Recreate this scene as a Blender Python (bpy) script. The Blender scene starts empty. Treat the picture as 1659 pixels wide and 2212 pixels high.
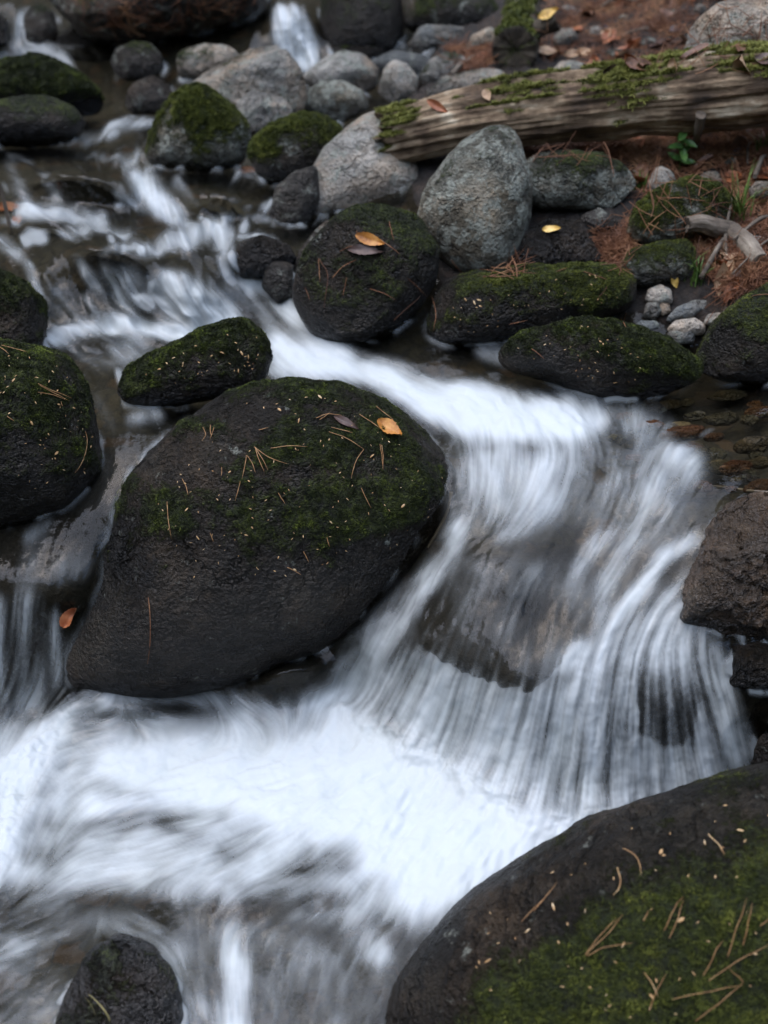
import bpy, math, random
import numpy as np
from mathutils import Vector
from mathutils.bvhtree import BVHTree

C = bpy.context.scene.collection
SC = bpy.context.scene
R = math.radians

# ---------------------------------------------------------------- camera
CAM_H, PITCH, VF = 1.6, R(32), R(45)
cd = bpy.data.cameras.new('camera')
cam = bpy.data.objects.new('camera', cd); C.objects.link(cam)
cam.location = (0, 0, CAM_H)
cam.rotation_euler = (R(90) - PITCH, 0, 0)
cd.sensor_fit = 'VERTICAL'; cd.sensor_height = 17.3; cd.sensor_width = 13.0
cd.lens = 17.3 / 2 / math.tan(VF / 2)
cd.clip_start = 0.05; cd.clip_end = 200
cd.dof.use_dof = True; cd.dof.focus_distance = 2.25; cd.dof.aperture_fstop = 1.2
SC.camera = cam

# ---------------------------------------------------------------- sky, sun, exposure
SUN_EL, SUN_AZ = R(66), R(-80)          # azimuth measured from +Y (upstream) towards +X
w = bpy.data.worlds.new('World'); SC.world = w; w.use_nodes = True
nt = w.node_tree
sky = nt.nodes.new('ShaderNodeTexSky'); sky.sky_type = 'NISHITA'; sky.sun_disc = False
sky.sun_elevation = SUN_EL; sky.sun_rotation = SUN_AZ
sky.air_density = 1.0; sky.dust_density = 1.2; sky.ozone_density = 0.35
bg = nt.nodes['Background']; bg.inputs['Strength'].default_value = 0.15
nt.links.new(sky.outputs[0], bg.inputs['Color'])
sl = bpy.data.lights.new('sun', 'SUN'); sl.energy = 0.9; sl.angle = R(120); sl.color = (1.0, 0.96, 0.90)
sun = bpy.data.objects.new('sun', sl); C.objects.link(sun)
sd = Vector((math.sin(SUN_AZ) * math.cos(SUN_EL), math.cos(SUN_AZ) * math.cos(SUN_EL), math.sin(SUN_EL)))
sun.rotation_euler = (-sd).to_track_quat('-Z', 'Y').to_euler()
vs = SC.view_settings
SC.display_settings.display_device = 'sRGB'
vs.view_transform = 'Standard'; vs.look = 'None'; vs.gamma = 1; vs.exposure = 1.9; vs.use_curve_mapping = False
SC.cycles.max_bounces = 8; SC.cycles.transparent_max_bounces = 12
SC.cycles.use_denoising = True

# ---------------------------------------------------------------- noise
rng = np.random.default_rng(7)
random.seed(7)
_P = rng.permutation(256).astype(np.int64); _P = np.concatenate([_P, _P])
_G = rng.normal(size=(256, 3)); _G /= np.linalg.norm(_G, axis=1)[:, None]

def perlin(p):
    i = np.floor(p).astype(np.int64); f = p - i; i &= 255
    t = f * f * f * (f * (f * 6 - 15) + 10)
    out = 0
    for a in (0, 1):
        wx = t[:, 0] if a else 1 - t[:, 0]
        for b in (0, 1):
            wy = t[:, 1] if b else 1 - t[:, 1]
            for c in (0, 1):
                wz = t[:, 2] if c else 1 - t[:, 2]
                h = _P[_P[_P[(i[:, 0] + a) & 255] + ((i[:, 1] + b) & 255)] + ((i[:, 2] + c) & 255)]
                g = _G[h]
                d = g[:, 0] * (f[:, 0] - a) + g[:, 1] * (f[:, 1] - b) + g[:, 2] * (f[:, 2] - c)
                out = out + wx * wy * wz * d
    return out

def fbm(p, octs=4, gain=0.5, lac=2.03, ridged=False):
    s = 0; a = 1.0; n = 0
    for k in range(octs):
        v = perlin(p + 17.3 * k)
        if ridged: v = 0.4 - np.abs(v) * 2
        s = s + a * v; n += a; a *= gain; p = p * lac
    return s / n * 1.6

def sstep(a, b, x):
    t = np.clip((x - a) / (b - a), 0, 1); return t * t * (3 - 2 * t)

# ---------------------------------------------------------------- picture point -> place on the ground
TY = math.tan(VF / 2); TX = TY * 0.75
FW = np.array([0, math.cos(PITCH), -math.sin(PITCH)])
UP = np.array([0, math.sin(PITCH), math.cos(PITCH)])
RT = np.array([1.0, 0, 0])
CAMP = np.array([0, 0, CAM_H])

def ray(u, v):
    u = np.asarray(u, float); v = np.asarray(v, float)
    return FW + ((u - 829.5) / 829.5 * TX)[..., None] * RT + ((1106 - v) / 1106 * TY)[..., None] * UP

def at_z(u, v, z):
    r = ray(u, v); s = (CAM_H - np.asarray(z)) / (-r[..., 2])
    return CAMP + r * s[..., None]

def at_depth(u, v, d):
    return CAMP + ray(u, v) * np.asarray(d, float)[..., None]

# levels of the stream surface and of the banks: (u, v, height)
ANCH = [(0,1550,0),(400,1500,0),(740,1500,0),(960,1640,0),(1100,1740,0),(1250,1765,0),(1400,1745,0),(1640,1700,0),
 (0,2212,-.03),(829,2212,-.03),(1659,2212,0),(400,1850,0),(700,1700,0),(1000,1900,0),(-450,1600,0),(-450,2500,-.05),(2110,2500,0),(829,2500,-.05),
 (905,1390,.21),(1000,1430,.215),(1100,1470,.22),(1150,1480,.22),(1230,1380,.28),(1290,1500,.21),(1270,1620,.11),(1400,1600,.128),
 (1440,1450,.243),(1380,1300,.321),(1550,1450,.24),(1600,1600,.13),(740,1480,.01),(800,1400,.133),(850,1300,.212),(900,1230,.267),
 (1000,1200,.33),(1100,1250,.337),(1000,1330,.274),(1150,1350,.278),(1250,1200,.339),(1480,1170,.384),(1050,1050,.40),(1000,1120,.368),
 (1250,1050,.41),(1150,970,.44),(1450,1050,.43),(1600,1050,.44),(1659,900,.45),(1300,880,.45),(1000,850,.455),(800,800,.46),(640,740,.47),
 (1659,1130,.43),(2110,1100,.45),(2110,1500,.3),(2110,1700,.1),
 (250,870,.445),(240,950,.43),(190,1080,.37),(60,1130,.32),(330,1000,.415),(255,1100,.362),(400,930,.435),(100,1270,.26),(30,1270,.25),(180,1260,.255),(80,1400,.129),(80,1520,0),(180,1400,.13),
 (-100,1400,.13),(-100,1250,.25),(-450,1250,.27),(-450,900,.42),(0,1150,.30),(600,1200,.25),(500,1000,.36),
 (150,760,.46),(400,760,.465),(120,700,.47),(300,710,.47),(480,700,.475),(560,650,.49),(600,700,.475),(540,580,.53),
 (100,590,.565),(250,590,.565),(400,580,.57),(480,600,.545),(-450,600,.58),(-450,750,.48),
 (100,450,.60),(300,450,.60),(500,450,.60),(640,450,.60),(330,370,.63),(100,300,.65),(300,300,.65),(250,260,.665),(500,330,.645),
 (100,200,.68),(300,200,.68),(600,200,.69),(800,200,.69),(0,130,.71),(200,140,.71),(640,150,.71),(850,150,.72),
 (620,20,.88),(660,20,.88),(45,30,.82),(40,105,.72),(0,0,.86),(300,0,.86),(640,0,.90),(829,0,.87),(1100,0,.90),
 (0,-160,.95),(829,-160,.95),(1659,-160,1.1),(2110,-160,1.2),(-450,-160,.95),(-450,300,.66),
 (1000,250,.74),(900,350,.69),(1000,450,.66),(1000,600,.56),(940,700,.50),(1200,690,.50),(1400,680,.53),(1530,770,.46),(1500,600,.60),
 (1659,600,.63),(1300,500,.65),(1659,450,.70),(1300,330,.73),(1659,300,.77),(1200,200,.77),(1659,130,.90),(1400,60,.87),(1659,0,.95),
 (2110,300,.85),(2110,0,1.05),(2110,600,.70),(2110,800,.52),(1200,100,.82)]
U0, U1, V0, V1, ST = -450, 2110, -160, 2500, 2.5
NU = int((U1 - U0) / ST) + 1; NV = int((V1 - V0) / ST) + 1
gu = U0 + ST * np.arange(NU); gv = V0 + ST * np.arange(NV)

def gauss(a, s):
    n = int(3 * s) + 1; k = np.exp(-0.5 * (np.arange(-n, n + 1) / s) ** 2); k /= k.sum()
    for ax in (0, 1):
        pad = [(0, 0), (0, 0)]; pad[ax] = (n, n)
        b = np.pad(a, pad, mode='edge'); o = np.zeros_like(a); L = a.shape[ax]
        for i, kk in enumerate(k):
            o += kk * (b[i:i + L, :] if ax == 0 else b[:, i:i + L])
        a = o
    return a

CS = 10.0                                           # coarse authoring grid, upsampled afterwards
cu = np.arange(U0, U1 + CS, CS); cv = np.arange(V0, V1 + CS, CS)
CU, CV = np.meshgrid(cu, cv)

def bil(a, u, v, step=CS):
    x = np.clip((np.asarray(u, float) - U0) / step, 0, a.shape[1] - 1.001); y = np.clip((np.asarray(v, float) - V0) / step, 0, a.shape[0] - 1.001)
    i = x.astype(int); j = y.astype(int); fx = x - i; fy = y - j
    return (a[j, i] * (1 - fx) + a[j, i + 1] * fx) * (1 - fy) + (a[j + 1, i] * (1 - fx) + a[j + 1, i + 1] * fx) * fy

def rbf(anch):
    P = np.array([a[:2] for a in anch], float) / 1000; z = np.array([a[2] for a in anch], float)
    n = len(P); D = np.linalg.norm(P[:, None] - P[None], axis=2)
    A = np.zeros((n + 3, n + 3)); A[:n, :n] = -D + 1e-4 * np.eye(n); A[:n, n] = 1; A[:n, n + 1:] = P; A[n, :n] = 1; A[n + 1:, :n] = P.T
    wts = np.linalg.solve(A, np.concatenate([z, [0, 0, 0]]))
    out = wts[n] + wts[n + 1] * CU / 1000 + wts[n + 2] * CV / 1000
    for k in range(n):
        out = out - wts[k] * np.hypot(CU / 1000 - P[k, 0], CV / 1000 - P[k, 1])
    return out

ZC = gauss(rbf(ANCH), 1.0)

def poly_mask(pts, soft):
    pts = np.array(pts, float); m = np.zeros(CU.shape, bool); n = len(pts)
    for i in range(n):
        (x1, y1), (x2, y2) = pts[i], pts[(i + 1) % n]
        if y1 == y2: continue
        c = ((CV >= min(y1, y2)) & (CV < max(y1, y2)) & (CU < (x2 - x1) * (CV - y1) / (y2 - y1) + x1)); m ^= c
    return gauss(m.astype(float), max(soft / CS, 0.4))

def stroke(pts, wid):
    d = np.full(CU.shape, 1e9); wid = np.atleast_1d(np.array(wid, float))
    if len(wid) == 1: wid = np.repeat(wid, len(pts))
    for i in range(len(pts) - 1):
        a = np.array(pts[i], float); b = np.array(pts[i + 1], float); ab = b - a
        t = np.clip(((CU - a[0]) * ab[0] + (CV - a[1]) * ab[1]) / (ab @ ab), 0, 1)
        d = np.minimum(d, np.hypot(CU - a[0] - t * ab[0], CV - a[1] - t * ab[1]) / (wid[i] * (1 - t) + wid[i + 1] * t))
    return np.exp(-d ** 2 * 1.2)

def ell(u, v, a, b, rot=0):
    c, s = math.cos(R(rot)), math.sin(R(rot)); x = CU - u; y = CV - v
    return np.exp(-(((x * c + y * s) / a) ** 2 + ((-x * s + y * c) / b) ** 2))

# water running over sunken stones: low domes (u, v, half-width, half-height, tilt, rise)
for (u, v, a, b, rot, h) in [(170,385,135,45,8,.075),(470,420,110,45,10,.05),(230,545,120,50,15,.055),(560,545,80,40,0,.045),(330,320,70,25,-8,.03),
                             (625,1462,85,45,-10,.055),(260,2110,110,90,0,.05),(420,640,60,40,20,.02),(120,470,90,20,5,.03),(400,520,60,30,25,.025),
                             (300,1530,120,25,5,.012),(560,1950,120,50,0,.015),(330,1770,160,40,-5,-.012)]:
    ZC = ZC + h * ell(u, v, a, b, rot)

BANK = [(930,110),(830,250),(880,420),(930,560),(940,640),(1000,690),(1200,690),(1390,690),(1530,770),(1700,800),(2300,800),(2300,-400),(1000,-400),(960,0)]
BK = poly_mask(BANK, 14)
DEP = np.full(CU.shape, .05)
DEP += .08 * poly_mask([(-450,1560),(500,1520),(740,1520),(1100,1760),(1400,1760),(1700,1760),(1700,2500),(-450,2500)], 25)
DEP -= .036 * poly_mask([(960,1180),(1500,1150),(1640,1400),(1640,1650),(1400,1740),(1100,1730),(760,1520),(880,1280)], 20)
DEP -= .036 * poly_mask([(-300,1000),(200,950),(420,900),(340,1010),(270,1110),(200,1270),(180,1500),(-300,1500)], 20)
DEP -= .03 * (ell(170,385,130,45,8) + ell(230,570,150,60,15) + ell(420,620,90,60))
DEP -= .11 * ell(625, 1462, 75, 40, -10) + .10 * ell(260, 2110, 110, 90)
DEP = np.maximum(DEP, .016)

def pix(V):
    r = V - CAMP; d = r @ FW
    return 829.5 + (r @ RT) / d / TX * 829.5, 1106 - (r @ UP) / d / TY * 1106

def surf(u, v):
    return at_z(u, v, bil(ZC, u, v))

# ---------------------------------------------------------------- node helpers
def mat(name):
    m = bpy.data.materials.new(name); m.use_nodes = True
    n = m.node_tree.nodes; l = m.node_tree.links
    return m, n, l, n['Principled BSDF'], n['Material Output']

def tex(n, l, kind, scale, vec=None, detail=4, rough=0.6, feature=None, dist=0.0):
    t = n.new('ShaderNodeTexNoise' if kind == 'noise' else 'ShaderNodeTexVoronoi')
    t.inputs['Scale'].default_value = scale
    if kind == 'noise':
        t.inputs['Detail'].default_value = detail; t.inputs['Roughness'].default_value = rough; t.inputs['Distortion'].default_value = dist
    elif feature: t.feature = feature
    if vec: l.new(vec, t.inputs['Vector'])
    return t

def ramp(n, l, src, stops):
    r = n.new('ShaderNodeValToRGB'); e = r.color_ramp.elements
    while len(e) < len(stops): e.new(0.5)
    for k, (p, c) in enumerate(stops):
        e[k].position = p; e[k].color = (c[0], c[1], c[2], 1) if hasattr(c, '__len__') else (c, c, c, 1)
    l.new(src, r.inputs['Fac']); return r.outputs['Color']

def mixc(n, l, fac, a, b, mode='MIX'):
    m = n.new('ShaderNodeMix'); m.data_type = 'RGBA'; m.blend_type = mode
    for s, x in ((0, fac), (6, a), (7, b)):
        if hasattr(x, 'is_linked'): l.new(x, m.inputs[s])
        elif s == 0: m.inputs[s].default_value = x
        else: m.inputs[s].default_value = (x[0], x[1], x[2], 1)
    return m.outputs[2]

def mth(n, l, op, a, b=None, clamp=False):
    m = n.new('ShaderNodeMath'); m.operation = op; m.use_clamp = clamp
    for s, x in ((0, a), (1, b)):
        if x is None: continue
        if hasattr(x, 'is_linked'): l.new(x, m.inputs[s])
        else: m.inputs[s].default_value = x
    return m.outputs[0]

def attr(n, name):
    a = n.new('ShaderNodeAttribute'); a.attribute_name = name; return a.outputs['Fac']

def bump(n, l, h, strength, dist, prev=None):
    b = n.new('ShaderNodeBump'); b.inputs['Strength'].default_value = strength; b.inputs['Distance'].default_value = dist
    l.new(h, b.inputs['Height'])
    if prev: l.new(prev, b.inputs['Normal'])
    return b.outputs['Normal']

def coords(n, l):
    tc = n.new('ShaderNodeTexCoord'); oi = n.new('ShaderNodeObjectInfo')
    s = mth(n, l, 'MULTIPLY', oi.outputs['Random'], 37.0)
    v = n.new('ShaderNodeVectorMath'); v.operation = 'ADD'
    l.new(tc.outputs['Object'], v.inputs[0]); l.new(s, v.inputs[1]); return v.outputs[0]

MOSS_D, MOSS_M, MOSS_L = (.006, .008, .003), (.022, .030, .006), (.075, .095, .012)

def rock_mat(name, dark, mid, light, lichen=0.0, rough=.75, wetrough=.22, grain=1.0, moss_l=MOSS_L, spec=.3):
    m, n, l, p, o = mat(name); vec = coords(n, l)
    big = tex(n, l, 'noise', 7, vec, 5, .62).outputs[0]
    fine = tex(n, l, 'noise', 90 * grain, vec, 4, .7).outputs[0]
    mott = mth(n, l, 'ADD', mth(n, l, 'MULTIPLY', big, .7), mth(n, l, 'MULTIPLY', fine, .3))
    col = ramp(n, l, mott, [(.30, dark), (.50, mid), (.68, light)])
    hue = tex(n, l, 'noise', 3.5, vec, 4, .65, dist=.8).outputs[0]
    col = mixc(n, l, mth(n, l, 'MULTIPLY', ramp(n, l, hue, [(.44, 0), (.62, 1)]), .55), col, mixc(n, l, 1.0, col, (1.5, 1.08, .72), 'MULTIPLY'))
    vn = tex(n, l, 'noise', 4, vec, 6, .62, dist=.3).outputs[0]
    vein = ramp(n, l, mth(n, l, 'ABSOLUTE', mth(n, l, 'SUBTRACT', vn, .5)), [(0.0, 1), (.012, 0)])
    col = mixc(n, l, mth(n, l, 'MULTIPLY', vein, .5), col, mixc(n, l, 1.0, col, (.35, .33, .3), 'MULTIPLY'))
    if lichen:
        ln = tex(n, l, 'noise', 26, vec, 6, .72, dist=.15).outputs[0]
        lm = ramp(n, l, ln, [(.56 - .10 * lichen, 0), (.64 - .10 * lichen, 1)])
        col = mixc(n, l, mth(n, l, 'MULTIPLY', lm, .75), col, (.30, .32, .27))
        sp = tex(n, l, 'noise', 60, vec, 3, .6).outputs[0]
        col = mixc(n, l, mth(n, l, 'MULTIPLY', ramp(n, l, sp, [(.60, 0), (.68, 1)]), .7), col, dark)
    mo = attr(n, 'moss'); we = attr(n, 'wet')
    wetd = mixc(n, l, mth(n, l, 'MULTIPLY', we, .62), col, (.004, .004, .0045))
    mn = tex(n, l, 'noise', 130, vec, 3, .65).outputs[0]
    mm = tex(n, l, 'noise', 18, vec, 4, .6).outputs[0]
    mcol = ramp(n, l, mth(n, l, 'ADD', mth(n, l, 'MULTIPLY', mn, .5), mth(n, l, 'MULTIPLY', mm, .5)),
                [(.36, MOSS_D), (.50, MOSS_M), (.66, moss_l)])
    mf = ramp(n, l, mth(n, l, 'ADD', mo, mth(n, l, 'MULTIPLY', mth(n, l, 'SUBTRACT', mn, .5), 1.3)), [(.36, 0), (.80, 1)])
    l.new(mixc(n, l, mf, wetd, mcol), p.inputs['Base Color'])
    rr = mth(n, l, 'ADD', mth(n, l, 'MULTIPLY', we, wetrough - rough), rough)
    rr = mth(n, l, 'ADD', rr, mth(n, l, 'MULTIPLY', mth(n, l, 'SUBTRACT', fine, .5), .25))
    rr = mth(n, l, 'MAXIMUM', rr, mth(n, l, 'MULTIPLY', mf, .9))
    l.new(rr, p.inputs['Roughness'])
    p.inputs['Specular IOR Level'].default_value = spec
    pit = tex(n, l, 'voronoi', 120 * grain, vec).outputs['Distance']
    h = mth(n, l, 'ADD', mth(n, l, 'MULTIPLY', fine, .8), mth(n, l, 'MULTIPLY', tex(n, l, 'noise', 30, vec, 6, .72).outputs[0], .55))
    h = mth(n, l, 'ADD', h, mth(n, l, 'MULTIPLY', pit, .3))
    h = mth(n, l, 'ADD', h, mth(n, l, 'MULTIPLY', mth(n, l, 'MULTIPLY', mn, mf), 1.6))
    h = mth(n, l, 'SUBTRACT', h, mth(n, l, 'MULTIPLY', vein, .5))
    h = mth(n, l, 'ADD', h, mth(n, l, 'MULTIPLY', tex(n, l, 'noise', 230, vec, 2, .6).outputs[0], .35))
    l.new(bump(n, l, h, 1.0, .022), p.inputs['Normal'])
    return m

M = {}
M['pale'] = rock_mat('pale_grey_stone', (.085, .081, .070), (.30, .288, .255), (.58, .56, .50), lichen=.4)
M['grey'] = rock_mat('grey_lichen_stone', (.026, .026, .020), (.105, .105, .084), (.33, .33, .28), lichen=.8)
M['mid'] = rock_mat('grey_brown_stone', (.018, .016, .013), (.048, .043, .036), (.12, .11, .095), lichen=.15)
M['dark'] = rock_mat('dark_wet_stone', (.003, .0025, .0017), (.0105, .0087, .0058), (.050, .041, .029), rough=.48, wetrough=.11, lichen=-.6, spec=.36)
M['brown'] = rock_mat('brown_wet_stone', (.016, .011, .007), (.056, .040, .026), (.15, .115, .08), rough=.22, wetrough=.12, grain=.6, spec=.6)
M['film'] = rock_mat('water_filmed_stone', (.005, .0045, .004), (.014, .012, .010), (.035, .030, .026), rough=.3, wetrough=.07, grain=.5, spec=.6)
M['slate'] = rock_mat('blue_grey_slate', (.07, .075, .075), (.15, .16, .155), (.27, .285, .27), lichen=.1)

def ground_mat():
    m, n, l, p, o = mat('stream_bed_and_forest_soil'); tc = n.new('ShaderNodeTexCoord'); vec = tc.outputs['Object']
    bk = attr(n, 'bank')
    a = tex(n, l, 'noise', 9, vec, 6, .65).outputs[0]; b = tex(n, l, 'noise', 70, vec, 5, .7).outputs[0]
    s = mth(n, l, 'ADD', mth(n, l, 'MULTIPLY', a, .5), mth(n, l, 'MULTIPLY', b, .5))
    soil = ramp(n, l, s, [(.34, (.003, .0022, .0016)), (.5, (.010, .0065, .004)), (.60, (.026, .014, .007)), (.72, (.07, .042, .022))])
    wn_ = tex(n, l, 'noise', 14, vec, 3, .6); wv = n.new('ShaderNodeVectorMath'); wv.operation = 'SCALE'; l.new(wn_.outputs['Color'], wv.inputs[0]); wv.inputs['Scale'].default_value = .09
    wa = n.new('ShaderNodeVectorMath'); l.new(vec, wa.inputs[0]); l.new(wv.outputs[0], wa.inputs[1])
    v = tex(n, l, 'voronoi', 19, wa.outputs[0]); vd = tex(n, l, 'voronoi', 19, wa.outputs[0], feature='DISTANCE_TO_EDGE')
    pc = n.new('ShaderNodeSeparateColor'); l.new(v.outputs['Color'], pc.inputs[0])
    peb = ramp(n, l, pc.outputs[0], [(0, (.009, .008, .005)), (.45, (.026, .022, .012)), (.75, (.042, .035, .020)), (.92, (.075, .034, .012)), (1, (.07, .064, .046))])
    peb = mixc(n, l, .6, peb, ramp(n, l, s, [(.3, (.005, .004, .0025)), (.7, (.042, .035, .020))]))
    peb = mixc(n, l, ramp(n, l, vd.outputs['Distance'], [(.0, 1), (.12, 0)]), peb, (.010, .009, .007))
    rockc = ramp(n, l, s, [(.32, (.003, .003, .0025)), (.5, (.011, .0088, .0068)), (.68, (.036, .028, .021))])
    bedc = mixc(n, l, attr(n, 'slab'), peb, rockc)
    l.new(mixc(n, l, bk, bedc, soil), p.inputs['Base Color']); p.inputs['Roughness'].default_value = .8
    h = mth(n, l, 'ADD', s, mth(n, l, 'MULTIPLY', vd.outputs['Distance'], .5))
    l.new(bump(n, l, h, .9, .02), p.inputs['Normal'])
    return m

def water_mat():
    m, n, l, p, o = mat('running_stream_water')
    n.remove(p); foam = attr(n, 'foam'); milk = attr(n, 'milk'); tint = attr(n, 'air')
    tc = n.new('ShaderNodeTexCoord')
    nz = tex(n, l, 'noise', 55, tc.outputs['Object'], 3, .6).outputs[0]
    nb = bump(n, l, nz, .12, .01)
    tr = n.new('ShaderNodeBsdfTransparent'); tr.inputs['Color'].default_value = (.80, .78, .68, 1)
    gl = n.new('ShaderNodeBsdfGlossy'); gl.inputs['Roughness'].default_value = .12; l.new(nb, gl.inputs['Normal'])
    fr = n.new('ShaderNodeFresnel'); fr.inputs['IOR'].default_value = 1.33; l.new(nb, fr.inputs['Normal'])
    clear = n.new('ShaderNodeMixShader'); l.new(fr.outputs[0], clear.inputs[0]); l.new(tr.outputs[0], clear.inputs[1]); l.new(gl.outputs[0], clear.inputs[2])
    fo = n.new('ShaderNodeBsdfPrincipled'); l.new(mixc(n, l, tint, (.74, .80, .79), (.77, .83, .85)), fo.inputs['Base Color'])
    fo.inputs['Roughness'].default_value = .5; fo.inputs['Specular IOR Level'].default_value = .3
    tl = n.new('ShaderNodeBsdfTranslucent'); tl.inputs['Color'].default_value = (.85, .88, .90, 1)
    ff = n.new('ShaderNodeMixShader'); ff.inputs[0].default_value = .25; l.new(fo.outputs[0], ff.inputs[1]); l.new(tl.outputs[0], ff.inputs[2])
    mx = n.new('ShaderNodeMixShader'); l.new(foam, mx.inputs[0]); l.new(clear.outputs[0], mx.inputs[1]); l.new(ff.outputs[0], mx.inputs[2])
    l.new(mx.outputs[0], o.inputs['Surface'])
    return m

def simple_mat(name, stops, scale=30, rough=.7, stretch=None, bstr=.4, bdist=.004, translucent=0):
    m, n, l, p, o = mat(name); vec = coords(n, l)
    if stretch:
        mp = n.new('ShaderNodeMapping'); mp.inputs['Scale'].default_value = stretch; l.new(vec, mp.inputs['Vector']); vec = mp.outputs[0]
    t = tex(n, l, 'noise', scale, vec, 6, .68).outputs[0]
    l.new(ramp(n, l, t, stops), p.inputs['Base Color']); p.inputs['Roughness'].default_value = rough
    l.new(bump(n, l, t, bstr, bdist), p.inputs['Normal'])
    if translucent:
        p.inputs['Transmission Weight'].default_value = 0
    return m

def moss_mat(name, a, b, c):
    m, n, l, p, o = mat(name); tc = n.new('ShaderNodeTexCoord')
    t = tex(n, l, 'noise', 22, tc.outputs['Object'], 4, .6).outputs[0]; t2 = tex(n, l, 'noise', 160, tc.outputs['Object'], 2, .6).outputs[0]
    s = mth(n, l, 'ADD', mth(n, l, 'MULTIPLY', t, .6), mth(n, l, 'MULTIPLY', t2, .4))
    l.new(mixc(n, l, attr(n, 'lush'), (.010, .008, .005), ramp(n, l, s, [(.36, a), (.53, b), (.70, c)])), p.inputs['Base Color']); p.inputs['Roughness'].default_value = .65
    p.inputs['Specular IOR Level'].default_value = .25
    return m
M['moss_dark'] = moss_mat('dark_olive_moss', (.006, .008, .003), (.022, .030, .005), (.17, .215, .03))
M['moss_green'] = moss_mat('bright_green_moss', (.022, .030, .006), (.075, .088, .014), (.19, .20, .035))
M['moss_log'] = moss_mat('pale_olive_log_moss', (.07, .075, .018), (.19, .195, .045), (.36, .36, .11))
M['soil'] = ground_mat(); M['water'] = water_mat()

def tag(o, label=None, cat=None, group=None, kind=None):
    for k, v in (('label', label), ('category', cat), ('group', group), ('kind', kind)):
        if v: o[k] = v
    return o

# ---------------------------------------------------------------- mesh helpers
def mesh_np(name, V, F, material, loc=(0, 0, 0), parent=None, attrs=None, smooth=True):
    V = np.asarray(V, np.float32); F = np.asarray(F, np.int32)
    me = bpy.data.meshes.new(name); nf, k = F.shape
    me.vertices.add(len(V)); me.vertices.foreach_set('co', V.ravel())
    me.loops.add(nf * k); me.loops.foreach_set('vertex_index', F.ravel())
    me.polygons.add(nf); me.polygons.foreach_set('loop_start', np.arange(0, nf * k, k, dtype=np.int32))
    me.update(calc_edges=True)
    if smooth: me.polygons.foreach_set('use_smooth', np.ones(nf, bool))
    for an, av in (attrs or {}).items():
        a = me.attributes.new(an, 'FLOAT', 'POINT'); a.data.foreach_set('value', np.asarray(av, np.float32).ravel())
    me.materials.append(material)
    o = bpy.data.objects.new(name, me); o.location = loc; C.objects.link(o)
    if parent: o.parent = parent
    return o

def vnormals(V, F):
    n = np.zeros_like(V)
    fn = np.cross(V[F[:, 1]] - V[F[:, 0]], V[F[:, 2]] - V[F[:, 0]])
    for k in range(F.shape[1]): np.add.at(n, F[:, k], fn)
    return n / (np.linalg.norm(n, axis=1)[:, None] + 1e-12)

def grid_normals(P):
    du = np.gradient(P, axis=1); dv = np.gradient(P, axis=0)
    n = np.cross(dv, du)
    n /= np.linalg.norm(n, axis=2)[..., None] + 1e-12
    return n * np.sign(n[..., 2:3] + 1e-9) if False else n

# ---------------------------------------------------------------- flow of the stream
FLOW = [(45,40,0,1),(640,60,.2,1),(860,70,.1,1),(100,130,1,.3),(850,130,.8,.4),(350,240,-.7,.5),(200,290,-.7,.4),(60,350,.7,.5),(170,390,.9,.35),(330,420,.2,1),(100,480,1,.2),
 (420,480,.5,.8),(530,430,-.5,.6),(200,600,.35,1),(100,640,.3,1),(430,620,.4,1),(520,640,.8,.8),(600,650,.7,.7),(650,700,.8,.6),(800,790,1,.35),
 (1000,850,1,.3),(1200,880,1,.4),(1300,930,.3,.8),(1100,950,-.05,1),(1050,1050,-.15,1),(1200,1050,-.45,1),(1000,1170,-.7,.7),(1150,1150,-.8,.6),(1000,1300,-.45,1),(850,1350,-.6,1),
 (800,1450,-.45,1),(1000,1500,-.28,1),(1150,1400,-.22,1),(1250,1600,-.12,1),(1350,1300,-.55,1),(1420,1230,-.8,.7),(1480,1500,.12,1),(1560,1500,.35,1),(1600,1600,.25,1),
 (1400,1000,-.35,.9),(1500,900,-.8,.3),(1500,1100,-.5,.8),(1640,1000,-.9,.2),
 (800,1560,-.4,1),(900,1615,-.35,1),(1000,1660,-.28,1),(1100,1720,-.2,1),(1180,1740,-.15,1),(1250,1750,-.1,1),(1330,1745,0,1),(1400,1740,.1,1),(1560,1680,.25,1),(760,1560,-.45,.9),(800,1640,-.9,.3),(600,1680,-1,.2),(400,1640,-1,.12),(1000,1750,-.8,.6),(1200,1800,-.6,.7),(200,1600,-1,.1),(400,1800,-1,.2),(700,1850,-.75,.55),(850,1950,-.5,.9),
 (600,1950,-.9,.35),(250,1880,-1,.1),(100,2030,-1,.35),(300,2000,.9,.35),(420,2150,.25,1),(560,2100,0,1),(700,2150,-.2,1),(350,1540,1,.12),(560,1530,.8,.4),
 (620,1450,-.3,.6),(100,1200,-.35,1),(90,1350,0,1),(20,1300,-.15,1),(150,1100,-.6,.8),(230,1000,-.35,1),(250,850,.1,1),(200,765,.9,.4),(215,810,.4,.9),(245,900,.1,1),(880,905,.7,.6),(950,960,.5,.9),(985,1010,.05,1),(1000,1080,-.2,1),(900,860,1,.35),(250,780,.6,.5),(150,720,.8,.3),(350,740,1,.15),
 (60,1620,-.5,1),(20,1800,-.3,1)]
fx = np.zeros(CU.shape); fy = np.zeros(CU.shape); wsum = np.zeros(CU.shape)
for (u, v, a, b) in FLOW:
    q = math.hypot(a, b); wt = 1 / ((CU - u) ** 2 + (CV - v) ** 2 + 900) ** 1.5
    fx += wt * a / q; fy += wt * b / q; wsum += wt
q = np.hypot(fx, fy) + 1e-12
CALM = sstep(.25, .75, np.hypot(fx, fy) / wsum)      # where currents meet the water only swirls
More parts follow.
